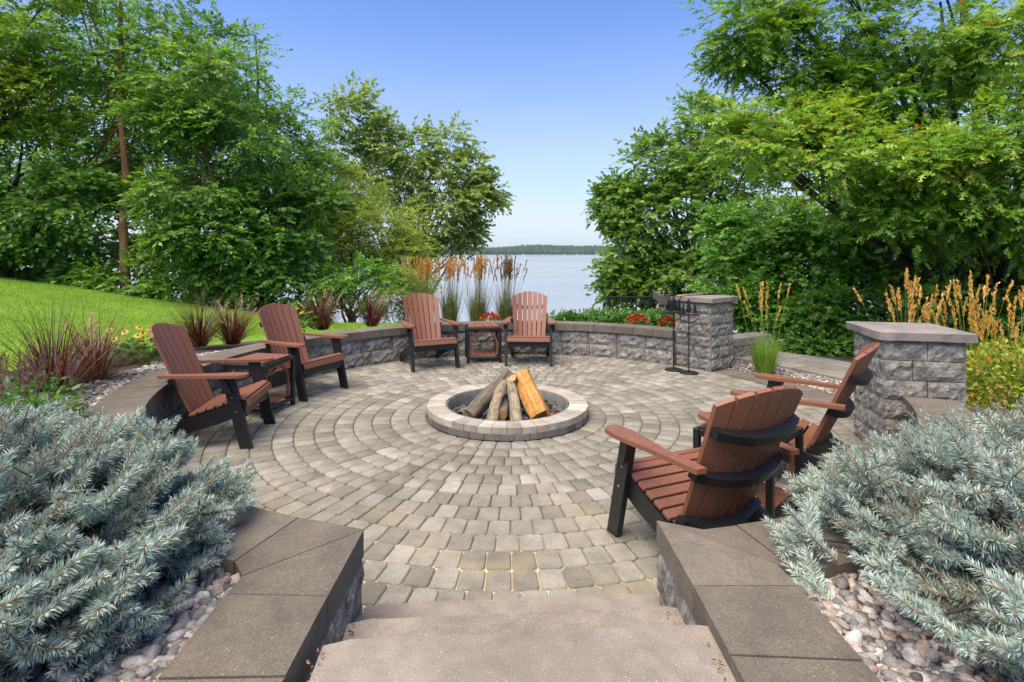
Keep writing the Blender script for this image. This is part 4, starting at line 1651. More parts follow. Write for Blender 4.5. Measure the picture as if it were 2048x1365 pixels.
# ------------------------------------------------------------------ blades, plumes and clumps
def blade_geo(P, az, e0, bend, L, w, segs=5):
    """ribbons that start at P with elevation e0 and bow down by bend along their length"""
    n = len(P)
    t = np.linspace(0, 1, segs + 1)
    e = e0[:, None] - bend[:, None] * t[None] ** 1.5
    ds = (L / segs)[:, None]
    dr = np.cos(e) * ds
    dz = np.sin(e) * ds
    r = np.concatenate([np.zeros((n, 1)), np.cumsum(dr[:, :-1], 1)], 1)
    z = np.concatenate([np.zeros((n, 1)), np.cumsum(dz[:, :-1], 1)], 1)
    C = np.stack([P[:, 0:1] + r * np.cos(az)[:, None], P[:, 1:2] + r * np.sin(az)[:, None], P[:, 2:3] + z], -1)
    sd_ = np.stack([-np.sin(az), np.cos(az), np.zeros(n)], -1)[:, None]
    wt = (w[:, None] * (1 - t[None] ** 2.2) * (0.6 + 0.4 * np.sin(PI * np.clip(t * 1.3, 0, 1)))[None])[..., None]
    V = np.stack([C - sd_ * wt / 2, C + sd_ * wt / 2], 2)          # n, segs+1, 2, 3
    base = (np.arange(n) * (segs + 1) * 2)[:, None]
    q = np.arange(segs)[None] * 2
    a0 = base + q
    F = np.stack([a0, a0 + 1, a0 + 3, a0 + 2], -1).reshape(-1, 4)
    return V.reshape(-1, 3), F, C


def plume_geo(g, m, base, tip, rad, n, rng, ln_=0.05, t0=0.0):
    """small bristles round the line base -> tip"""
    t = rng.uniform(t0, 1, n)
    P = base[None] + (tip - base)[None] * t[:, None]
    ax = norm(tip - base)[None]
    A = norm(ax * rng.uniform(0.9, 1.6, (n, 1)) + norm(rng.normal(0, 1, (n, 3))) * 0.55)
    env = np.sin(PI * np.clip(t * 0.9 + 0.08, 0, 1))
    P = P + norm(rng.normal(0, 1, (n, 3))) * (rad * env * rng.uniform(0, 1, n))[:, None]
    N = norm(rng.normal(0, 1, (n, 3)))
    V, F = scatter([(0, -0.10, 0), (0.5, 0.16, 0), (1, 0, 0), (0.5, -0.16, 0)], [(0, 2, 1), (0, 3, 2)], P, A, N, ln_ * rng.uniform(0.6, 1.2, n))
    tt_ = np.clip(rng.normal(0.55, 0.28, n), 0, 1)
    g.add(V, F, m, np.repeat(tt_, 2))


def grass_clump(name, label, loc, cat, n, L, spread, bend, w, mat, seed, plumes=0, plume_mat=None, plume_len=0.22, plume_h=(0.8, 1.1), stem_e=1.4,
                base_r=0.09, group=None, fox=False, pr=0.012, tint_dist=None, lean=0.0, pn=46, pl=0.045):
    rng = np.random.default_rng(seed)
    t = thing(name, label, cat, loc, 0, group)
    g = Geo()
    az = rng.uniform(0, 2 * PI, n)
    rad = base_r * np.sqrt(rng.random(n))
    P = np.stack([rad * np.cos(az), rad * np.sin(az), np.full(n, -0.01)], -1)
    e0 = np.clip(rng.normal(spread[0], spread[1], n), 0.25, 1.56)
    Ls = L * rng.uniform(0.55, 1.1, n)
    V, F, C = blade_geo(P, az + rng.normal(0, 0.35, n), e0, np.abs(rng.normal(bend[0], bend[1], n)), Ls, w * rng.uniform(0.6, 1.2, n))
    tv = np.repeat(rng.random(n) if tint_dist is None else tint_dist(rng, n), 5)
    g.add(V, F, 0, tv)
    link('foliage', g.mesh('foliage', [mat]), t)
    for k in range(plumes):
        g = Geo()
        a = rng.uniform(0, 2 * PI)
        e = np.clip(rng.normal(stem_e, 0.12 if not fox else 0.24), 0.5, 1.56)
        H = rng.uniform(*plume_h)
        d0 = np.array([math.cos(a) * math.cos(e) + lean, math.sin(a) * math.cos(e), math.sin(e)])
        p0 = np.array([rng.normal(0, base_r * .5), rng.normal(0, base_r * .5), 0.0])
        p1 = p0 + d0 * (H - plume_len)
        d1 = norm(d0 + np.array([rng.normal(0, .06), rng.normal(0, .06), 0 if not fox else -0.35]))
        p2 = p1 + d1 * plume_len
        Vt, Ft = tube_np([p0, (p0 + p1) / 2 + rng.normal(0, .008, 3), p1, p2], [0.0026, 0.0022, 0.0018, 0.0008], 4, False)
        g.add(Vt, Ft, 0, float(rng.uniform(0.5, 1.0)))
        plume_geo(g, 1, p1, p2, pr, pn, rng, pl)
        link('plume', g.mesh('plume', [mat, plume_mat]), t)
    return t


def fount_tint(rng, n):
    return np.clip(rng.choice([0.05, 0.3, 0.5, 0.62, 0.78, 0.9, 1.0], n, p=[.26, .22, .14, .10, .13, .08, .07]) + rng.normal(0, .05, n), 0, 1)


FG = 'purple fountain grasses along the left bed'
for i, (px, py, z, sc, pls, lab) in enumerate([
        (107, 800, 0.42, 1.0, 2, 'large dark red fountain grass arching over the stones beside the purple salvia'),
        (188, 768, 0.42, 0.92, 2, 'dark red fountain grass between the largest one and the yellow daisies'),
        (398, 695, 0.42, 0.95, 1, 'dark red fountain grass rising behind the nearest left chair'),
        (466, 690, 0.42, 0.88, 6, 'fountain grass with tan tails just left of the second chair'),
        (645, 661, 0.42, 0.92, 6, 'bright red fountain grass right of the second chair, with tan tails'),
        (744, 654, 0.42, 0.88, 2, 'red fountain grass left of the back left chair')]):
    p = W(px, py, z)
    grass_clump('fountain_grass', lab, (p.x, p.y, BED_Z), 'ornamental grass', 330, 0.92 * sc, (1.05, 0.33), (1.25, 0.8), 0.0088, M_fount, 100 + i, pls, M_foxtail,
                0.15, (0.52 * sc, 0.72 * sc), 1.1, 0.085, FG, True, 0.014, fount_tint, pn=80, pl=0.028)

KG = 'feather reed grasses behind the back wall'
for i, (px, sc, pls, pm_, lab) in enumerate([
        (846, 1.0, 44, M_plume, 'feather reed grass with orange plumes, behind the back left chair'),
        (900, 1.0, 44, M_plume, 'feather reed grass with orange plumes, second from the left'),
        (956, 1.02, 46, M_plume, 'feather reed grass with orange plumes above the red flowers'),
        (1012, 1.0, 46, M_plumeb, 'feather reed grass with dark brown plumes, left of the back right chair')]):
    D = 9.55 + 0.12 * (i % 2)
    x = (px - 1024) * D / F_PX
    grass_clump('reed_grass', lab, (x, D, land1(x, D)), 'ornamental grass', 430, 0.86, (1.44, 0.11), (0.30, 0.2), 0.008, M_reed, 140 + i, pls, pm_, 0.26,
                (1.10 * sc, 1.34 * sc), 1.47, 0.11, KG, pn=40, pr=0.009, pl=0.045, lean=0.03)

YG = 'golden plumed reed grasses on the right'
for i, (px, D, n_, pls, H, base_l, mat, lab) in enumerate([
        (1530, 7.25, 420, 14, (0.90, 1.28), 0.62, M_lime, 'bright green reed grass with a few golden plumes right of the far pillar'),
        (1815, 5.75, 200, 30, (1.02, 1.46), 0.75, M_reed, 'golden plumed reed grass behind the near pillar cap'),
        (1950, 5.55, 300, 34, (0.92, 1.44), 0.80, M_lime, 'tall golden plumed reed grass just right of the near pillar'),
        (2035, 5.3, 280, 26, (0.85, 1.30), 0.75, M_lime, 'golden plumed reed grass behind the golden shrub, at the right edge')]):
    x = (px - 1024) * D / F_PX
    z = land1(x, D)
    grass_clump('reed_grass', lab, (x, D, z), 'ornamental grass', n_, base_l, (1.36, 0.16), (0.55, 0.35), 0.009, mat, 160 + i, pls, M_plumey, 0.20, H, 1.42, 0.10, YG,
                pn=60, pr=0.0125, pl=0.036)
x = 1722 - 1024


# yellow daisies
def daisy_plant(px, py, nfl, lab, seed, D):
    rng = np.random.default_rng(seed)
    x = (px - 1024) * D / F_PX
    t = thing('daisy_plant', lab, 'flowers', (x, D, BED_Z), 0, 'yellow daisies in the left bed')
    g = Geo()
    n = 150
    az = rng.uniform(0, 2 * PI, n)
    rad = 0.24 * np.sqrt(rng.random(n))
    P = np.stack([rad * np.cos(az), rad * np.sin(az), rng.uniform(0.02, 0.20, n)], -1)
    A = norm(np.stack([np.cos(az), np.sin(az), rng.uniform(-.1, .7, n)], -1))
    N = norm(np.array([[0, 0, 1.0]]) + rng.normal(0, .35, (n, 3)))
    V, F = scatter([(0, 0, 0), (.4, .24, .04), (1, 0, -.1), (.4, -.24, .04)], [(0, 2, 1), (0, 3, 2)], P, A, N, rng.uniform(.07, .13, n))
    g.add(V, F, 0, np.repeat(rng.random(n), 2))
    link('foliage', g.mesh('foliage', [M_leafP]), t)
    for k in range(nfl):
        g = Geo()
        a = rng.uniform(0, 2 * PI)
        r_ = 0.26 * math.sqrt(rng.random())
        top = np.array([r_ * math.cos(a), r_ * math.sin(a), rng.uniform(0.22, 0.36)])
        Vt, Ft = tube_np([top * np.array([.5, .5, 0.1]), top * np.array([.8, .8, .6]), top], 0.0025, 4, False)
        g.add(Vt, Ft, 0, 0.5)
        tilt = norm(np.array([rng.normal(0, .35), -0.35 + rng.normal(0, .3), 1.0]))
        u = norm(np.cross(tilt, [1, 0, 0.1]))
        v = np.cross(tilt, u)
        m = 11
        aa = np.linspace(0, 2 * PI, m, endpoint=False) + rng.uniform(0, 1)
        Ax = np.cos(aa)[:, None] * u + np.sin(aa)[:, None] * v - tilt * 0.18
        V, F = scatter([(0.1, 0, 0), (.6, .20, .02), (1, 0, -.05), (.6, -.20, .02)], [(0, 2, 1), (0, 3, 2)], np.repeat(top[None], m, 0), Ax, np.repeat(tilt[None], m, 0), np.full(m, 0.040))
        g.add(V, F, 1, np.repeat(rng.random(m), 2))
        fl = link('flower', g.mesh('flower', [M_stem, M_yellow]), t)
        V = IV1 * 0.010 + top + tilt * 0.004
        link('cone', bulk('cone', V, IF1, M_cone, smooth=True), fl)


daisy_plant(235, 700, 9, 'yellow daisies seen just above the large red fountain grass', 1, 5.7)
daisy_plant(297, 705, 15, 'yellow daisies with dark centres left of the nearest left chair', 2, 5.75)
daisy_plant(606, 655, 6, 'small yellow daisy plant right of the second chair', 3, 8.05)


# salvia
def salvia(px, D, lab, seed, ns, purple):
    rng = np.random.default_rng(seed)
    x = (px - 1024) * D / F_PX
    t = thing('salvia_plant', lab, 'flowers', (x, D, BED_Z), 0, 'salvia at the left edge')
    g = Geo()
    n = 420
    az = rng.uniform(0, 2 * PI, n)
    rad = 0.26 * np.sqrt(rng.random(n))
    P = np.stack([rad * np.cos(az), rad * np.sin(az), rng.uniform(0.0, 0.24, n)], -1)
    A = norm(np.stack([np.cos(az), np.sin(az), rng.uniform(0, 1.0, n)], -1) + rng.normal(0, .3, (n, 3)))
    N = norm(np.array([[0, 0, 1.0]]) + rng.normal(0, .4, (n, 3)))
    V, F = scatter([(0, 0, 0), (.4, .24, .04), (1, 0, -.1), (.4, -.24, .04)], [(0, 2, 1), (0, 3, 2)], P, A, N, rng.uniform(.04, .075, n))
    g.add(V, F, 0, np.repeat(rng.random(n), 2))
    link('foliage', g.mesh('foliage', [M_leafP]), t)
    for k in range(ns):
        g = Geo()
        a = rng.uniform(0, 2 * PI)
        r_ = 0.22 * math.sqrt(rng.random())
        p0 = np.array([r_ * .6 * math.cos(a), r_ * .6 * math.sin(a), 0.1])
        p1 = np.array([r_ * math.cos(a) * 1.1, r_ * math.sin(a) * 1.1, rng.uniform(0.26, 0.34)])
        p2 = p1 + np.array([rng.normal(0, .02), rng.normal(0, .02), rng.uniform(.12, .2)])
        Vt, Ft = tube_np([p0, p1, p2], 0.002, 4, False)
        g.add(Vt, Ft, 0, 0.4)
        plume_geo(g, 1, p1, p2, 0.011, 60, rng, 0.017)
        link('flower_spike', g.mesh('flower_spike', [M_stem, M_purple if rng.random() < purple else M_rose]), t)


salvia(30, 3.85, 'faded purple salvia at the left edge, beside the largest fountain grass', 5, 24, 0.25)
salvia(72, 3.55, 'green salvia with a few purple spikes just behind the left spruce', 6, 14, 0.45)
salvia(8, 3.2, 'low salvia at the left edge, half hidden by the left spruce', 8, 10, 0.35)


# leafy perennials behind the back wall, red flowers among them
def leafy(name, lab, x, y, z, n_st, H, R, mat, seed, group, ls=0.09, cat='plant'):
    rng = np.random.default_rng(seed)
    t = thing(name, lab, cat, (x, y, z), 0, group)
    g = Geo()
    for k in range(n_st):
        a = rng.uniform(0, 2 * PI)
        r_ = R * math.sqrt(rng.random())
        p0 = np.array([r_ * math.cos(a), r_ * math.sin(a), 0])
        h = H * rng.uniform(.65, 1.1)
        p1 = p0 + np.array([rng.normal(0, .05), rng.normal(0, .05), h])
        m = 12
        tt_ = rng.uniform(0.15, 1, m)
        P = p0 + (p1 - p0) * tt_[:, None]
        az = np.arange(m) * 2.4
        A = norm(np.stack([np.cos(az), np.sin(az), rng.uniform(.3, 1.2, m)], -1))
        N = norm(np.array([[0, 0, 1.0]]) + rng.normal(0, .3, (m, 3)) - A * 0.2)
        V, F = scatter([(0, 0, 0), (.45, .20, .05), (1, 0, -.05), (.45, -.20, .05)], [(0, 2, 1), (0, 3, 2)], P, A, N, ls * rng.uniform(.7, 1.2, m))
        g.add(V, F, 0, np.repeat(rng.random(m), 2))
    link('foliage', g.mesh('foliage', [mat]), t)
    return t


px_list = [1118, 1146, 1172, 1198, 1222, 1248, 1272, 1298, 1322, 1344]
rgp = random.Random(5)
PLAB = ['beside the back right chair', 'second from the back right chair', 'left of the middle of the back wall', 'in the middle of the back right bed', 'left of the red flowers',
        'just left of the red flower cushion', 'right behind the red flower cushion', 'right of the red flower cushion', 'left of the iron stands', 'hidden behind the iron stands']
for i, px in enumerate(px_list):
    D = 9.35 + rgp.uniform(-.12, .25)
    x = (px - 1024) * D / F_PX
    leafy('leafy_perennial', 'bright green leafy perennial behind the back wall, ' + PLAB[i], x, D, land1(x, D) - 0.02, 75, 0.30 + 0.04 * math.sin(i * 1.7), 0.26, M_leafP, 200 + i, 'green perennials behind the back wall')
for i, px in enumerate([1205, 1262, 1312, 1375]):
    D = 10.0
    x = (px - 1024) * D / F_PX
    leafy('leafy_perennial', ['second row green perennial before the stair railing, leftmost', 'second row green perennial below the stair railing', 'second row green perennial below the landing rail', 'second row green perennial behind the far pillar'][i],
          x, D, land1(x, D) - 0.02, 80, 0.34, 0.34, M_leafP, 230 + i, 'green perennials behind the back wall')


def red_cushion(px, D, lab, seed, R=0.16):
    rng = np.random.default_rng(seed)
    x = (px - 1024) * D / F_PX
    t = thing('red_flower', lab, 'flowers', (x, D, BED_Z + 0.02), 0, 'red flowers behind the back wall')
    n = 320
    P = norm(rng.normal(0, 1, (n, 3)))
    P[:, 2] = np.abs(P[:, 2])
    A = norm(P + rng.normal(0, .5, (n, 3)))
    P = P * np.array([R, R, R * 0.85]) * rng.uniform(.7, 1, (n, 1))
    N = norm(rng.normal(0, 1, (n, 3)) + np.array([0, 0, .8]))
    V, F = scatter([(0, 0, 0), (.5, .28, .03), (1, 0, 0), (.5, -.28, .03)], [(0, 2, 1), (0, 3, 2)], P, A, N, rng.uniform(.03, .055, n))
    link('bloom', bulk('bloom', V, F, M_red, tint=np.repeat(rng.random(n), 2)), t)
    m = 90
    P = norm(rng.normal(0, 1, (m, 3))) * np.array([R * 1.1, R * 1.1, 0.05])
    P[:, 2] = np.abs(P[:, 2])
    V, F = scatter([(0, 0, 0), (.4, .24, .04), (1, 0, -.1), (.4, -.24, .04)], [(0, 2, 1), (0, 3, 2)], P, norm(P + rng.normal(0, .2, (m, 3))), norm(rng.normal(0, .4, (m, 3)) + np.array([0, 0, 1])), rng.uniform(.05, .08, m))
    link('foliage', bulk('foliage', V, F, M_leafP, tint=np.repeat(rng.random(m), 2)), t)


red_cushion(980, 9.0, 'red flower cushion behind the back side table', 1)
red_cushion(1274, 8.75, 'larger red flower cushion behind the back wall, left of the iron stands', 2, 0.17)
red_cushion(1336, 8.55, 'small red flower cushion hard by the far pillar', 3, 0.13)


# golden shrub
def leaf_ball(name, lab, cat, c, R, n, mat, ls, seed, flat=0.6, base_z=None):
    rng = np.random.default_rng(seed)
    t = thing(name, lab, cat, (c[0], c[1], c[2] - R[2] if base_z is None else base_z))
    off = np.array([0, 0, R[2] if base_z is None else c[2] - base_z])
    P = norm(rng.normal(0, 1, (n, 3)))
    nn = np.array([mnoise.noise(Vector(p * 2.6 + seed)) for p in P[:, :]])
    rho = (0.62 + 0.38 * rng.random(n) ** 0.5) * (1 + 0.28 * nn)
    O = P.copy()
    P = P * rho[:, None] * np.array(R) + off
    A = norm(O + rng.normal(0, .55, (n, 3)))
    N = norm(O * .5 + np.array([0, 0, .8]) + rng.normal(0, .35, (n, 3)))
    V, F = scatter([(0, 0, 0), (.45, .30, .05), (1, 0, -.05), (.45, -.30, .05)], [(0, 2, 1), (0, 3, 2)], P, A, N, ls * rng.uniform(.65, 1.2, n))
    link('foliage', bulk('foliage', V, F, mat, tint=np.repeat(rng.random(n), 2)), t)
    g = Geo()
    for k in range(9):
        d_ = norm(rng.normal(0, 1, 3) + np.array([0, 0, 1.0]))
        Vt, Ft = tube_np([(0, 0, -0.05), tuple(d_ * np.array(R) * .4 + off * .5), tuple(d_ * np.array(R) * .8 + off)], [0.012, 0.008, 0.003], 5, False)
        g.add(Vt, Ft, 0)
    link('stem', g.mesh('stem', [M_bark]), t)
    return t


leaf_ball('golden_shrub', 'yellow-green shrub with orange tips right of the near pillar', 'shrub', (4.42, 4.75, 0.40), (0.62, 0.55, 0.36), 5200, M_leafG, 0.048, 3)


# ------------------------------------------------------------------ dwarf blue spruces
def spruce_shoot(g, rng, p0, d, L, den=1350, tone=0.0):
    """a twig with its brush of needles"""
    n = int(L * den)
    up = np.array([0, 0, 1.0])
    u = norm(np.cross(d, up) + 1e-6)
    v = np.cross(u, d)
    tt_ = (np.arange(n) + rng.random(n)) / n
    bow = lambda t: p0 + d * (L * t)[:, None] + v * (0.10 * L * t ** 2)[:, None]
    P = bow(tt_)
    ph = np.arange(n) * 2.399 + rng.normal(0, .25, n)
    ou = np.cos(ph)[:, None] * u + np.sin(ph)[:, None] * v
    ou = ou + v * 0.35 * (np.sin(ph)[:, None] < 0)          # lower needles sweep up
    A = norm(norm(ou) + d * (0.40 + 0.9 * tt_[:, None] ** 3) + rng.normal(0, .09, (n, 3)))
    N = norm(rng.normal(0, 1, (n, 3)))
    sz_ = 0.029 * (1 - 0.35 * tt_ ** 3) * rng.uniform(.8, 1.12, n)
    V, F = scatter([(0, -0.035, 0), (0.5, 0.066, 0.02), (1, 0, 0.06), (0.5, -0.066, 0.02)], [(0, 2, 1), (0, 3, 2)], P, A, N, sz_)
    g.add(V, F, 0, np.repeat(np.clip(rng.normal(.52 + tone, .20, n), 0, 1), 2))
    Vt, Ft = tube_np(bow(np.linspace(0, 1, 5)), np.linspace(0.0034, 0.0018, 5), 5, True)
    g.add(Vt, Ft, 1)
    tip = bow(np.array([1.0]))[0]
    g.add(IV1 * np.array([0.0034, 0.0034, 0.0034]) + tip, IF1, 1)


sprays = []
for k in range(12):
    rng = np.random.default_rng(300 + k)
    g = Geo()
    L = rng.uniform(0.10, 0.15)
    tone = rng.uniform(-0.10, 0.14)
    spruce_shoot(g, rng, np.zeros(3), np.array([1.0, 0, 0.0]), L, tone=tone)
    for q in range(rng.integers(3, 6)):
        s_ = 1 if q % 2 else -1
        a = math.radians(rng.uniform(34, 62)) * s_
        t = rng.uniform(0.05, 0.60)
        d_ = norm(np.array([math.cos(a), math.sin(a), rng.uniform(-.10, .35)]))
        spruce_shoot(g, rng, np.array([L * t, 0, 0.10 * L * t * t]), d_, rng.uniform(.065, .105), tone=tone)
    sprays.append(g.mesh('branch', [M_needle, M_twig]))
inner = []
for k in range(3):
    rng = np.random.default_rng(400 + k)
    g = Geo()
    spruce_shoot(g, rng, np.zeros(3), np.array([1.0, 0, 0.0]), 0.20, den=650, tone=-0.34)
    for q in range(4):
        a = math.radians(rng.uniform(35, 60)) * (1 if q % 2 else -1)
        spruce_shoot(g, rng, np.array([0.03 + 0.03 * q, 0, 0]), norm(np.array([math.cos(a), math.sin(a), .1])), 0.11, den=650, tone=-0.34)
    inner.append((np.concatenate(g.V), np.concatenate(g.F), np.concatenate(g.M), np.concatenate(g.T)))


def spruce(lab, c, R, seed, face, boost=None):
    rng = random.Random(seed)
    t = thing('blue_spruce', lab, 'spruce', (c[0], c[1], BED_Z), 0, 'dwarf blue spruces by the steps')
    g = Geo()
    Vt, Ft = tube_np([(0, 0, -0.05), (0, 0, 0.18), (0.02, 0.01, R[2] * .75)], [0.06, 0.045, 0.02], 8)
    g.add(Vt, Ft, 0)
    lim = []
    k = 0
    while k < 300:
        a = rng.uniform(0, 2 * PI)
        el = math.asin(rng.uniform(-0.12, 1.0) ** 1) if rng.random() < .8 else rng.uniform(0.05, 0.6)
        d_ = Vector((math.cos(a) * math.cos(el), math.sin(a) * math.cos(el), math.sin(el)))
        # leave out what grows on the far, unseen side
        if d_.x * face[0] + d_.y * face[1] < -0.55 and el < 0.7: continue
        nz_ = 1 + 0.24 * mnoise.noise(Vector((d_.x * 3.0 + seed, d_.y * 3.0, d_.z * 3.0)))
        rho = (rng.uniform(0.84, 1.0) if k < 260 else rng.uniform(0.70, 0.85)) * nz_
        tip = Vector((d_.x * R[0] * rho, d_.y * R[1] * rho, 0.06 + max(-0.02, d_.z) * R[2] * rho))
        ax = Vector((d_.x, d_.y, 0.10 + 0.75 * max(0, d_.z) + rng.uniform(-.15, .25)))
        ax += Vector((rng.gauss(0, .34), rng.gauss(0, .34), rng.gauss(0, .10)))
        ax.normalize()
        sc = rng.uniform(1.0, 1.38)
        o = link('branch', sprays[k % len(sprays)], t)
        side = ax.cross(Vector((0, 0, 1))).normalized()
        upv = side.cross(ax)
        roll = rng.gauss(0, .35)
        s2 = (side * math.cos(roll) + upv * math.sin(roll))
        u2 = ax.cross(s2) * -1
        base = tip - ax * 0.13 * sc
        o.matrix_local = frame(base, ax, -s2, u2) @ Matrix.Scale(sc, 4)
        if k % 3 == 0: lim.append(base)
        k += 1
    # the darker older growth deeper in, one mass
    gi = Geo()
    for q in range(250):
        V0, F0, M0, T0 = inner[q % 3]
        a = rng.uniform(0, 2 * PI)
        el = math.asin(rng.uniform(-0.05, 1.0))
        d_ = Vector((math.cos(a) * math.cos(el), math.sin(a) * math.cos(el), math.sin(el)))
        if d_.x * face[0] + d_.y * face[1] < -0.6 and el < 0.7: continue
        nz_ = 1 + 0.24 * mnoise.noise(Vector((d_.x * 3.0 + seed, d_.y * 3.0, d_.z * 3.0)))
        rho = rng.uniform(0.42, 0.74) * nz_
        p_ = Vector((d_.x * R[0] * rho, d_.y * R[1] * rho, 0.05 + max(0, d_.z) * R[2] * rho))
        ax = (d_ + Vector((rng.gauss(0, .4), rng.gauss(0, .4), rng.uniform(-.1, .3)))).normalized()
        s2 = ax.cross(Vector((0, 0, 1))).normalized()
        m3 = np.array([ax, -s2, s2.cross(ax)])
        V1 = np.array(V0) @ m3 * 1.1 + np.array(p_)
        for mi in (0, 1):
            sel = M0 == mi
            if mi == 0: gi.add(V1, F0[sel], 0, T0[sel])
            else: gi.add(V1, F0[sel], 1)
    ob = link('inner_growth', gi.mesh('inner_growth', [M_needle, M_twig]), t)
    ob['kind'] = 'stuff'
    for b_ in lim:
        m_ = Vector((b_.x * .45, b_.y * .45, b_.z * .6 + .03))
        Vt, Ft = tube_np([(0, 0, b_.z * .35), tuple(m_), tuple(b_)], [0.014, 0.009, 0.004], 5, False)
        g.add(Vt, Ft, 0)
    link('trunk', g.mesh('trunk', [M_bark]), t)


spruce('large dwarf blue spruce filling the lower left, beside the stones', (-1.86, 1.74), (0.92, 0.88, 0.54), 5, (0.75, -0.5))
spruce('large dwarf blue spruce filling the lower right corner', (1.97, 1.80), (0.93, 0.93, 0.48), 9, (-0.75, -0.5))

# ------------------------------------------------------------------ trees
LEAF = {
    'simple': ([(0, 0, 0), (.42, .24, .06), (1, 0, -.06), (.42, -.24, .06)], [(0, 2, 1), (0, 3, 2)]),
    'wide': ([(0, 0, 0), (.35, .36, .06), (1, 0, -.06), (.35, -.36, .06)], [(0, 2, 1), (0, 3, 2)]),
    'narrow': ([(0, 0, 0), (.45, .12, .04), (1, 0, -.10), (.45, -.12, .04)], [(0, 2, 1), (0, 3, 2)]),
    'oak': ([(0, 0, 0), (.5, .085, .03), (1, 0, -.08), (.5, -.085, .03), (.40, .30, .04), (.40, -.30, .04), (.22, .02, 0), (.22, -.02, 0),
             (.78, .36, .0), (.78, -.36, .0), (.62, .05, .02), (.62, -.05, .02), (.42, .06, .02), (.42, -.06, .02), (.98, .17, -.05), (.98, -.17, -.05), (.75, .03, 0), (.75, -.03, 0)],
            [(0, 2, 1), (0, 3, 2), (6, 12, 4), (7, 5, 13), (12, 10, 8), (13, 9, 11), (16, 2, 14), (17, 15, 2)]),
    'lobed': ([(0, 0, 0), (.30, .26, .03), (.42, .12, .02), (.66, .34, .02), (.72, .16, 0), (1, 0, -.06), (.72, -.16, 0), (.66, -.34, .02), (.42, -.12, .02), (.30, -.26, .03)],
              [(0, 2, 1), (2, 4, 3), (0, 5, 4), (0, 4, 2), (0, 9, 8), (8, 7, 6), (0, 6, 5), (0, 8, 6)]),
}


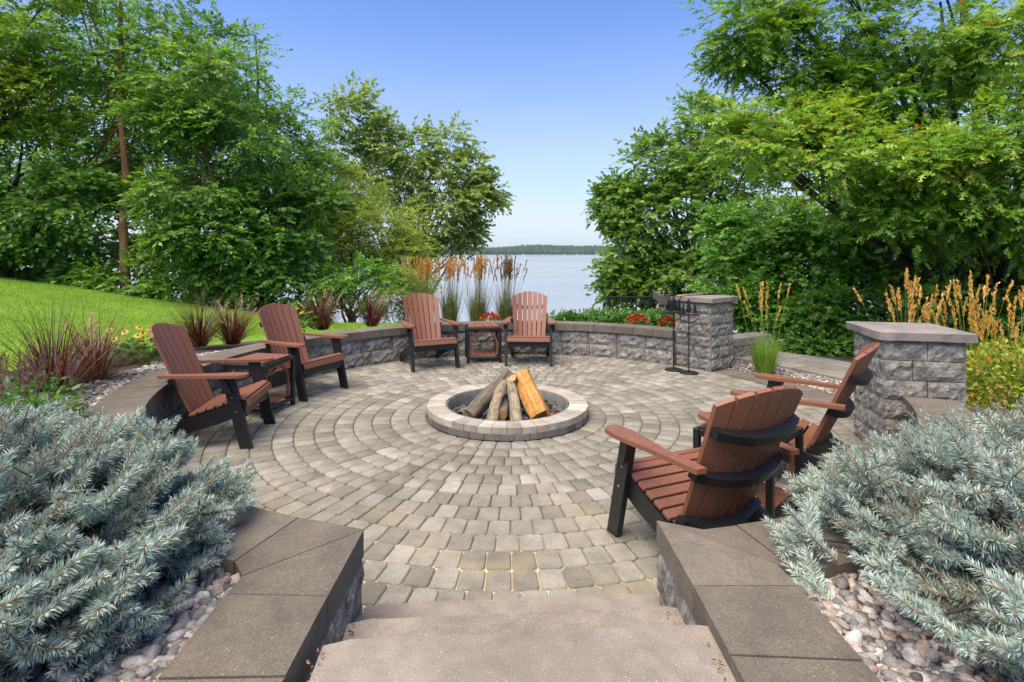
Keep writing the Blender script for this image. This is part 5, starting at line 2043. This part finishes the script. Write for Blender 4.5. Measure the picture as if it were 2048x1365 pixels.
def tree(name, lab, cat, base, lobes, leaf, ls, mat, seed, bark=None, trunk_r=0.12, trunk_top=None, n_clump=14, per=26, spray_n=13, spray_len=0.5,
         flat=0.55, up=0.75, group=None, wind=0.0, clump_r=0.42, limb_n=6, limb_min=0.10, lean=None, out=0.55):
    """lobes: (px, py, distance, half width px, half height px). Leaves are single faces on sprays, sprays on clumps, clumps on lobes."""
    rng = np.random.default_rng(seed)
    base = Vector(base)
    t = thing(name, lab, cat, base, 0, group)
    bz = np.array(base)
    g = Geo()
    gt = Geo()
    nT = len(LEAF[leaf][1])
    cents = []
    for (px, py, D, hw, hh, *lt_) in lobes:
        light = lt_[0] if lt_ else 0.0  # raises leaf tint on chosen lobes: sunlit branches painted into the colour
        c = np.array(WD(px, py, D)) - bz
        R = np.array([hw * D / F_PX, (hw + hh) * 0.5 * D / F_PX * 0.9, hh * D / F_PX])
        m = n_clump
        d_ = norm(rng.normal(0, 1, (m, 3)))
        d_[:, 1] = np.where(rng.random(m) < 0.68, -np.abs(d_[:, 1]), d_[:, 1])       # more clumps on the open side
        cc = c + d_ * R * rng.uniform(0.45, 0.98, (m, 1))
        cents += [(cc[k], c) for k in range(m)]
        for k in range(m):
            n = max(4, int(per * rng.uniform(.6, 1.4)))
            cr_ = clump_r * R.mean() * rng.uniform(.7, 1.25)
            o_ = norm(rng.normal(0, 1, (n, 3)))
            Q = cc[k] + o_ * (cr_ * rng.random((n, 1)) ** 0.45) * np.array([1.15, 1.0, flat])
            D_ = norm(o_ * np.array([1, 1, .45]) * out + norm(Q - c) * 0.7 + rng.normal(0, .35, (n, 3)) + np.array([wind, 0, -0.10]))
            sn = spray_n
            L = spray_len * rng.uniform(.6, 1.25, n)
            tt_ = np.linspace(0.12, 1.0, sn)[None]
            P = Q[:, None] + D_[:, None] * (L[:, None] * tt_)[..., None]
            P[..., 2] -= (0.22 * L[:, None] * tt_ ** 2)
            side = norm(np.cross(D_, np.array([0, 0, 1.0])))
            sgn = np.where(np.arange(sn) % 2 == 0, 1.0, -1.0)[None, :, None]
            A = D_[:, None] * 0.65 + side[:, None] * sgn * rng.uniform(.5, 1.1, (n, sn, 1)) + rng.normal(0, .30, (n, sn, 3)) + np.array([wind, 0, -.18])
            A[:, -1] = D_ + rng.normal(0, .2, (n, 3))
            N = np.array([0, 0, 1.0]) * up + norm(Q - c)[:, None] * 0.35 + rng.normal(0, .42, (n, sn, 3)) + np.array([0, -0.12, 0])
            P, A, N = P.reshape(-1, 3), norm(A.reshape(-1, 3)), norm(N.reshape(-1, 3))
            V, F = scatter(*LEAF[leaf], P, A, N, ls * rng.uniform(.65, 1.2, len(P)))
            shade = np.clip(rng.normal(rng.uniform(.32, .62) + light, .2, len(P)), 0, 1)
            rare = rng.random(len(P)) < 0.012
            shade[rare] = 1.0
            shade[~rare] = np.minimum(shade[~rare], 0.955)
            g.add(V, F, 0, np.repeat(shade, nT))
            # the twigs themselves
            w_ = 0.004 + 0.0 * L
            E = Q + D_ * L[:, None]
            E[:, 2] -= 0.22 * L
            ws = side * (0.0045)
            TV = np.stack([Q - ws, Q + ws, E], 1).reshape(-1, 3)
            gt.add(TV, np.arange(3 * n).reshape(-1, 3), 0)
    link('crown', g.mesh('crown', [mat]), t)
    # trunk with its limbs, one grown body; the twigs hang on it
    bark = bark or M_bark
    cen = np.array([c for c, _ in cents])
    top = np.array(trunk_top) - bz if trunk_top is not None else np.array([cen[:, 0].mean(), cen[:, 1].mean(), np.percentile(cen[:, 2], 80)])
    p0 = np.array([0, 0, -0.6])
    ts = np.linspace(0, 1, 9)
    path = p0 + (top - p0) * ts[:, None]
    path[1:-1] += rng.normal(0, trunk_r * 0.45, (7, 3)) * np.array([1, 1, 0])
    V, F = tube_np(path, trunk_r * (1 - 0.78 * ts) * (1 + 0.35 * np.exp(-ts * 14)), 10)
    gt.add(V, F, 1)
    order = rng.permutation(len(cents))[:limb_n * max(1, len(lobes))]
    for q in order:
        cpt, lc = cents[q]
        # limb leaves the trunk well below the clump
        f0_ = limb_min + (0.30 * rng.random() if limb_min > 0.2 else 0.0)
        f = np.clip((cpt[2] - p0[2]) / max(0.1, (top[2] - p0[2])) * 0.62 - 0.05 + rng.normal(0, .05), f0_, 0.93)
        s0 = np.array([np.interp(f, ts, path[:, k]) for k in range(3)])
        mid = s0 + (cpt - s0) * 0.5 + np.array([0, 0, -0.08 * np.linalg.norm(cpt - s0)]) + rng.normal(0, .12, 3)
        r0_ = trunk_r * (1 - 0.78 * f) * 0.55
        pts = np.array([s0, s0 * .55 + mid * .45 + rng.normal(0, .05, 3), mid, mid * .45 + cpt * .55 + rng.normal(0, .06, 3), cpt])
        V, F = tube_np(pts, r0_ * np.array([1, .75, .55, .36, .16]) + 0.004, 6, False)
        gt.add(V, F, 1)
    link('trunk', gt.mesh('trunk', [M_bark, bark], smooth=True), t)
    return t


def root(px, D, dz=0.0):
    x = (px - 1024) * D / F_PX
    return (x, D, land1(x, D) + dz)


# -- left side
tree('ash_tree', 'tall slender tree with a reddish bare trunk above the lawn', 'tree', root(256, 12.9),
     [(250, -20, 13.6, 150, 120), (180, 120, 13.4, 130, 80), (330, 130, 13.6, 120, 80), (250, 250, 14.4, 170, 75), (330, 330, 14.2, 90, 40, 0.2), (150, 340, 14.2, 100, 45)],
     'simple', 0.135, M_leafA, 1, M_barkred, 0.115, WD(240, -140, 13.2), 14, 25, 15, 0.62, flat=0.35, limb_n=5, limb_min=0.42)
tree('ash_tree', 'tall light green tree at the upper left corner', 'tree', root(-60, 13),
     [(20, 30, 12.6, 120, 110), (-30, 180, 13, 130, 100), (90, 200, 13, 90, 70)],
     'simple', 0.135, M_leafW, 2, M_bark, 0.13, WD(-40, -80, 13), 16, 28, 15, 0.6, flat=0.4)
tree('basswood_tree', 'dark broad-leaved tree at the left edge, above the lawn crest', 'tree', root(20, 13.4),
     [(60, 340, 13, 120, 90), (150, 420, 13.2, 100, 60), (20, 470, 13.0, 90, 60)],
     'wide', 0.125, M_leafB, 3, M_bark, 0.09, WD(40, 250, 13.4), 15, 26, 11, 0.6, flat=0.45)
tree('young_tree', 'young tree with a tan bare trunk rising behind the second chair', 'tree', root(389, 12.6),
     [(430, 160, 12.8, 90, 100), (470, 280, 12.8, 110, 80), (400, 380, 12.4, 100, 50), (360, 250, 13, 80, 70), (390, 465, 12.2, 80, 28)],
     'simple', 0.13, M_leafB, 4, M_barktan, 0.085, WD(420, 90, 12.8), 14, 23, 15, 0.58, flat=0.4, limb_min=0.36)
tree('ash_tree', 'tall tree whose crown slopes down to the cottonwood, left half', 'tree', root(520, 16.5),
     [(500, 170, 16, 80, 110), (560, 290, 16, 85, 90), (480, 330, 15.6, 110, 90), (610, 330, 17, 50, 70)],
     'simple', 0.14, M_leafA, 5, M_bark, 0.12, WD(510, 70, 16.3), 15, 27, 15, 0.6, flat=0.5)
tree('basswood_tree', 'dark leafy tree behind the second chair, left of the willow', 'tree', root(540, 13.6),
     [(520, 440, 13.2, 110, 80), (590, 500, 13.4, 90, 70), (470, 520, 13.0, 80, 60), (620, 430, 14, 60, 60)],
     'wide', 0.13, M_leafB, 6, M_bark, 0.07, WD(540, 380, 13.6), 15, 28, 12, 0.5, flat=0.55)
tree('willow_tree', 'yellow-green fine-leaved willow in front of the cottonwood', 'tree', root(705, 17.5),
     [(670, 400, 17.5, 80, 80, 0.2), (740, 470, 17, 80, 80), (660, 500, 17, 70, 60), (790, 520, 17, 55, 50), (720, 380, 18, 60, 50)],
     'narrow', 0.15, M_leafW, 7, M_barktan, 0.10, WD(700, 350, 17.5), 18, 30, 14, 0.55, flat=0.75, up=0.4)
tree('cottonwood_tree', 'tall wind-blown cottonwood against the sky left of the lake', 'tree', root(812, 25.0),
     [(705, 235, 25, 52, 62), (695, 310, 25.5, 60, 36), (768, 275, 25, 32, 56), (822, 300, 24.6, 44, 54), (885, 290, 25, 48, 48), (930, 350, 25, 46, 42), (975, 378, 25.2, 24, 22),
      (890, 395, 24.5, 72, 60), (850, 450, 24.5, 60, 50), (925, 455, 25, 34, 34), (800, 380, 25.5, 50, 60)],
     'wide', 0.20, M_leafC, 8, M_barkpale, 0.15, WD(850, 240, 25.0), 12, 18, 9, 0.70, flat=0.95, up=0.45, wind=0.30, limb_n=4, clump_r=0.40)
UG = 'undergrowth shrubs along the lawn edge'
for i, (px, py, D, hw, hh, lf, ls, mt, lab) in enumerate([
        (255, 565, 12.7, 62, 38, 'simple', 0.13, M_leafA, 'light green sapling bush at the foot of the reddish trunk'),
        (60, 540, 13.6, 80, 30, 'wide', 0.15, M_leafB, 'dark low shrub on the lawn crest at the left edge'),
        (470, 580, 12.9, 70, 38, 'wide', 0.11, M_leafB, 'dark shrub right of the tan trunk'),
        (590, 575, 13.0, 85, 48, 'wide', 0.11, M_leafB, 'dark shrub behind the bright red fountain grass'),
        (710, 575, 13.2, 75, 48, 'simple', 0.10, M_leafM, 'green shrub behind the red fountain grasses'),
        (350, 585, 12.9, 60, 34, 'simple', 0.12, M_leafM, 'green shrub left of the tan trunk, on the lawn edge'),
        (420, 540, 14.2, 90, 60, 'wide', 0.12, M_leafB, 'dark shrub behind the tan trunk'),
        (180, 560, 13.2, 60, 30, 'wide', 0.12, M_leafB, 'dark low shrub left of the reddish trunk'),
        (800, 580, 13.6, 52, 44, 'narrow', 0.11, M_leafW, 'pale green shrub left of the orange reed plumes'),
        (140, 500, 15.0, 100, 60, 'wide', 0.15, M_leafB, 'dark thicket seen under the crowns left of the reddish trunk'),
        (330, 500, 15.2, 110, 70, 'wide', 0.14, M_leafB, 'dark thicket between the reddish trunk and the tan trunk')]):
    tree('shrub', lab, 'shrub', root(px, D), [(px, py, D, hw, hh)], lf, ls, mt, 40 + i, M_bark, 0.03, None, 16, 15 if 'thicket' in lab else 24, 11, 0.36, flat=0.7, group=UG, limb_n=8)
# farther trees that close the view on the left
for i, (px, D, lobes, lab) in enumerate([
        (120, 21, [(100, 120, 21, 140, 150), (150, 330, 21, 120, 120)], 'tall tree far back behind the reddish trunk, left of it'),
        (330, 22, [(340, 170, 22, 110, 130), (330, 350, 22, 120, 110)], 'tall tree far back between the reddish and the tan trunk'),
        (-80, 20, [(-60, 150, 20, 120, 160), (-60, 380, 20, 110, 100)], 'tall tree far back at the left edge')]):
    tree('ash_tree', lab, 'tree', root(px, D), lobes, 'simple', 0.24, M_leafA, 60 + i, M_bark, 0.14, None, 20, 20, 10, 0.8, flat=0.6, limb_n=5)

# -- right side
tree('white_oak_tree', 'rounded dark green oak right of the lake view', 'tree', root(1395, 16.0),
     [(1400, 290, 16, 90, 95), (1330, 330, 15.8, 75, 75), (1290, 430, 15.6, 80, 85), (1400, 430, 15.2, 110, 90), (1290, 540, 15.4, 75, 60), (1400, 540, 15, 100, 60), (1470, 340, 16.2, 80, 100), (1240, 400, 15.8, 30, 50), (1250, 570, 15.4, 40, 30)],
     'lobed', 0.155, M_leafR, 9, M_bark, 0.17, WD(1400, 300, 16.2), 16, 25, 10, 0.48, flat=0.7, up=0.5, limb_n=5)
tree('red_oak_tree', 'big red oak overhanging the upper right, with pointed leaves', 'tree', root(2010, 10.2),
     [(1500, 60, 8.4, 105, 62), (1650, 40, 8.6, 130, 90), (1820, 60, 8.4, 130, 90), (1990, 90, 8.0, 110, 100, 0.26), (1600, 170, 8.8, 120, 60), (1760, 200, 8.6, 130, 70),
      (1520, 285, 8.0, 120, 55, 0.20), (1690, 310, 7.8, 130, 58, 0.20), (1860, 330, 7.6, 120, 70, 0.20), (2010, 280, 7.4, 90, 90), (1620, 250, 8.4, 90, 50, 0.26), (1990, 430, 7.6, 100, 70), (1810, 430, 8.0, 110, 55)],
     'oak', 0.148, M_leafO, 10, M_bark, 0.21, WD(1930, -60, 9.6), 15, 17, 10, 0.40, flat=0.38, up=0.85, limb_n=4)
tree('maple_tree', 'dense green maple understory behind the pillars, right half', 'tree', root(1800, 11.0),
     [(1740, 440, 10.6, 110, 70), (1870, 520, 10.2, 120, 70), (1990, 540, 9.8, 100, 80), (1760, 560, 10.4, 110, 60), (1640, 500, 10.8, 90, 70)],
     'lobed', 0.12, M_leafM, 11, M_bark, 0.10, WD(1800, 380, 11), 17, 24, 10, 0.42, flat=0.45)
tree('maple_tree', 'light green young maple between the oak and the far pillar', 'tree', root(1545, 11.4),
     [(1540, 460, 11.2, 80, 70), (1500, 550, 11.0, 80, 50), (1590, 560, 10.8, 90, 55), (1480, 470, 11.6, 60, 50)],
     'lobed', 0.12, M_leafM, 12, M_bark, 0.07, WD(1540, 400, 11.4), 17, 24, 10, 0.42, flat=0.45)
for i, (px, py, D, hw, hh, lf, ls, mt, lab) in enumerate([
        (1500, 610, 10.3, 60, 36, 'wide', 0.085, M_leafM, 'green shrub just behind the far pillar'),
        (1610, 625, 9.7, 75, 52, 'wide', 0.085, M_leafM, 'dark shrub beyond the slab path'),
        (1690, 650, 9.2, 70, 60, 'wide', 0.085, M_leafB, 'dark shrub left of the near pillar, beyond the path'),
        (1640, 700, 8.9, 60, 34, 'wide', 0.07, M_leafB, 'low dark shrub hanging over the path edge'),
        (1880, 630, 8.4, 120, 66, 'wide', 0.085, M_leafB, 'dark shrub behind the golden reed plumes'),
        (2040, 640, 8.2, 90, 76, 'wide', 0.085, M_leafB, 'dark shrub at the right edge behind the reed plumes')]):
    tree('shrub', lab, 'shrub', root(px, D), [(px, py, D, hw, hh)], lf, ls, mt, 80 + i, M_bark, 0.025, None, 20, 24, 11, 0.28, flat=0.7, group='shrubs beyond the path', limb_n=6)
for i, (px, D, lobes, lab) in enumerate([
        (1640, 18, [(1620, 230, 18, 140, 110), (1640, 430, 18, 150, 110)], 'tall tree far back behind the light green maple'),
        (1900, 17, [(1880, 250, 17, 150, 120), (1900, 460, 17, 150, 110)], 'tall tree far back behind the near pillar'),
        (2120, 16, [(2090, 260, 16, 120, 150), (2090, 480, 16, 110, 110)], 'tall tree far back at the right edge')]):
    tree('maple_tree', lab, 'tree', root(px, D), lobes, 'wide', 0.22, M_leafB, 90 + i, M_bark, 0.16, None, 20, 20, 10, 0.7, flat=0.6, limb_n=5)

# ------------------------------------------------------------------ the air over the lake
hz = bpy.data.materials.new('haze_air')
hz.use_nodes = True
hn, hl = hz.node_tree.nodes, hz.node_tree.links
hn.remove(hn['Principled BSDF'])
pv = hn.new('ShaderNodeVolumePrincipled')
pv.inputs['Color'].default_value = (0.80, 0.90, 1.0, 1)
pv.inputs['Density'].default_value = HAZE
pv.inputs['Anisotropy'].default_value = 0.2
hl.new(pv.outputs[0], hn['Material Output'].inputs['Volume'])
bm = bmesh.new()
add_box(bm, (0, 1500, 25.5), (14500, 12000, 69))
hb = link('haze', bm_mesh('haze', bm, hz))
tag(hb, 'thin blue air between the garden and the far shore', 'haze', kind='stuff')
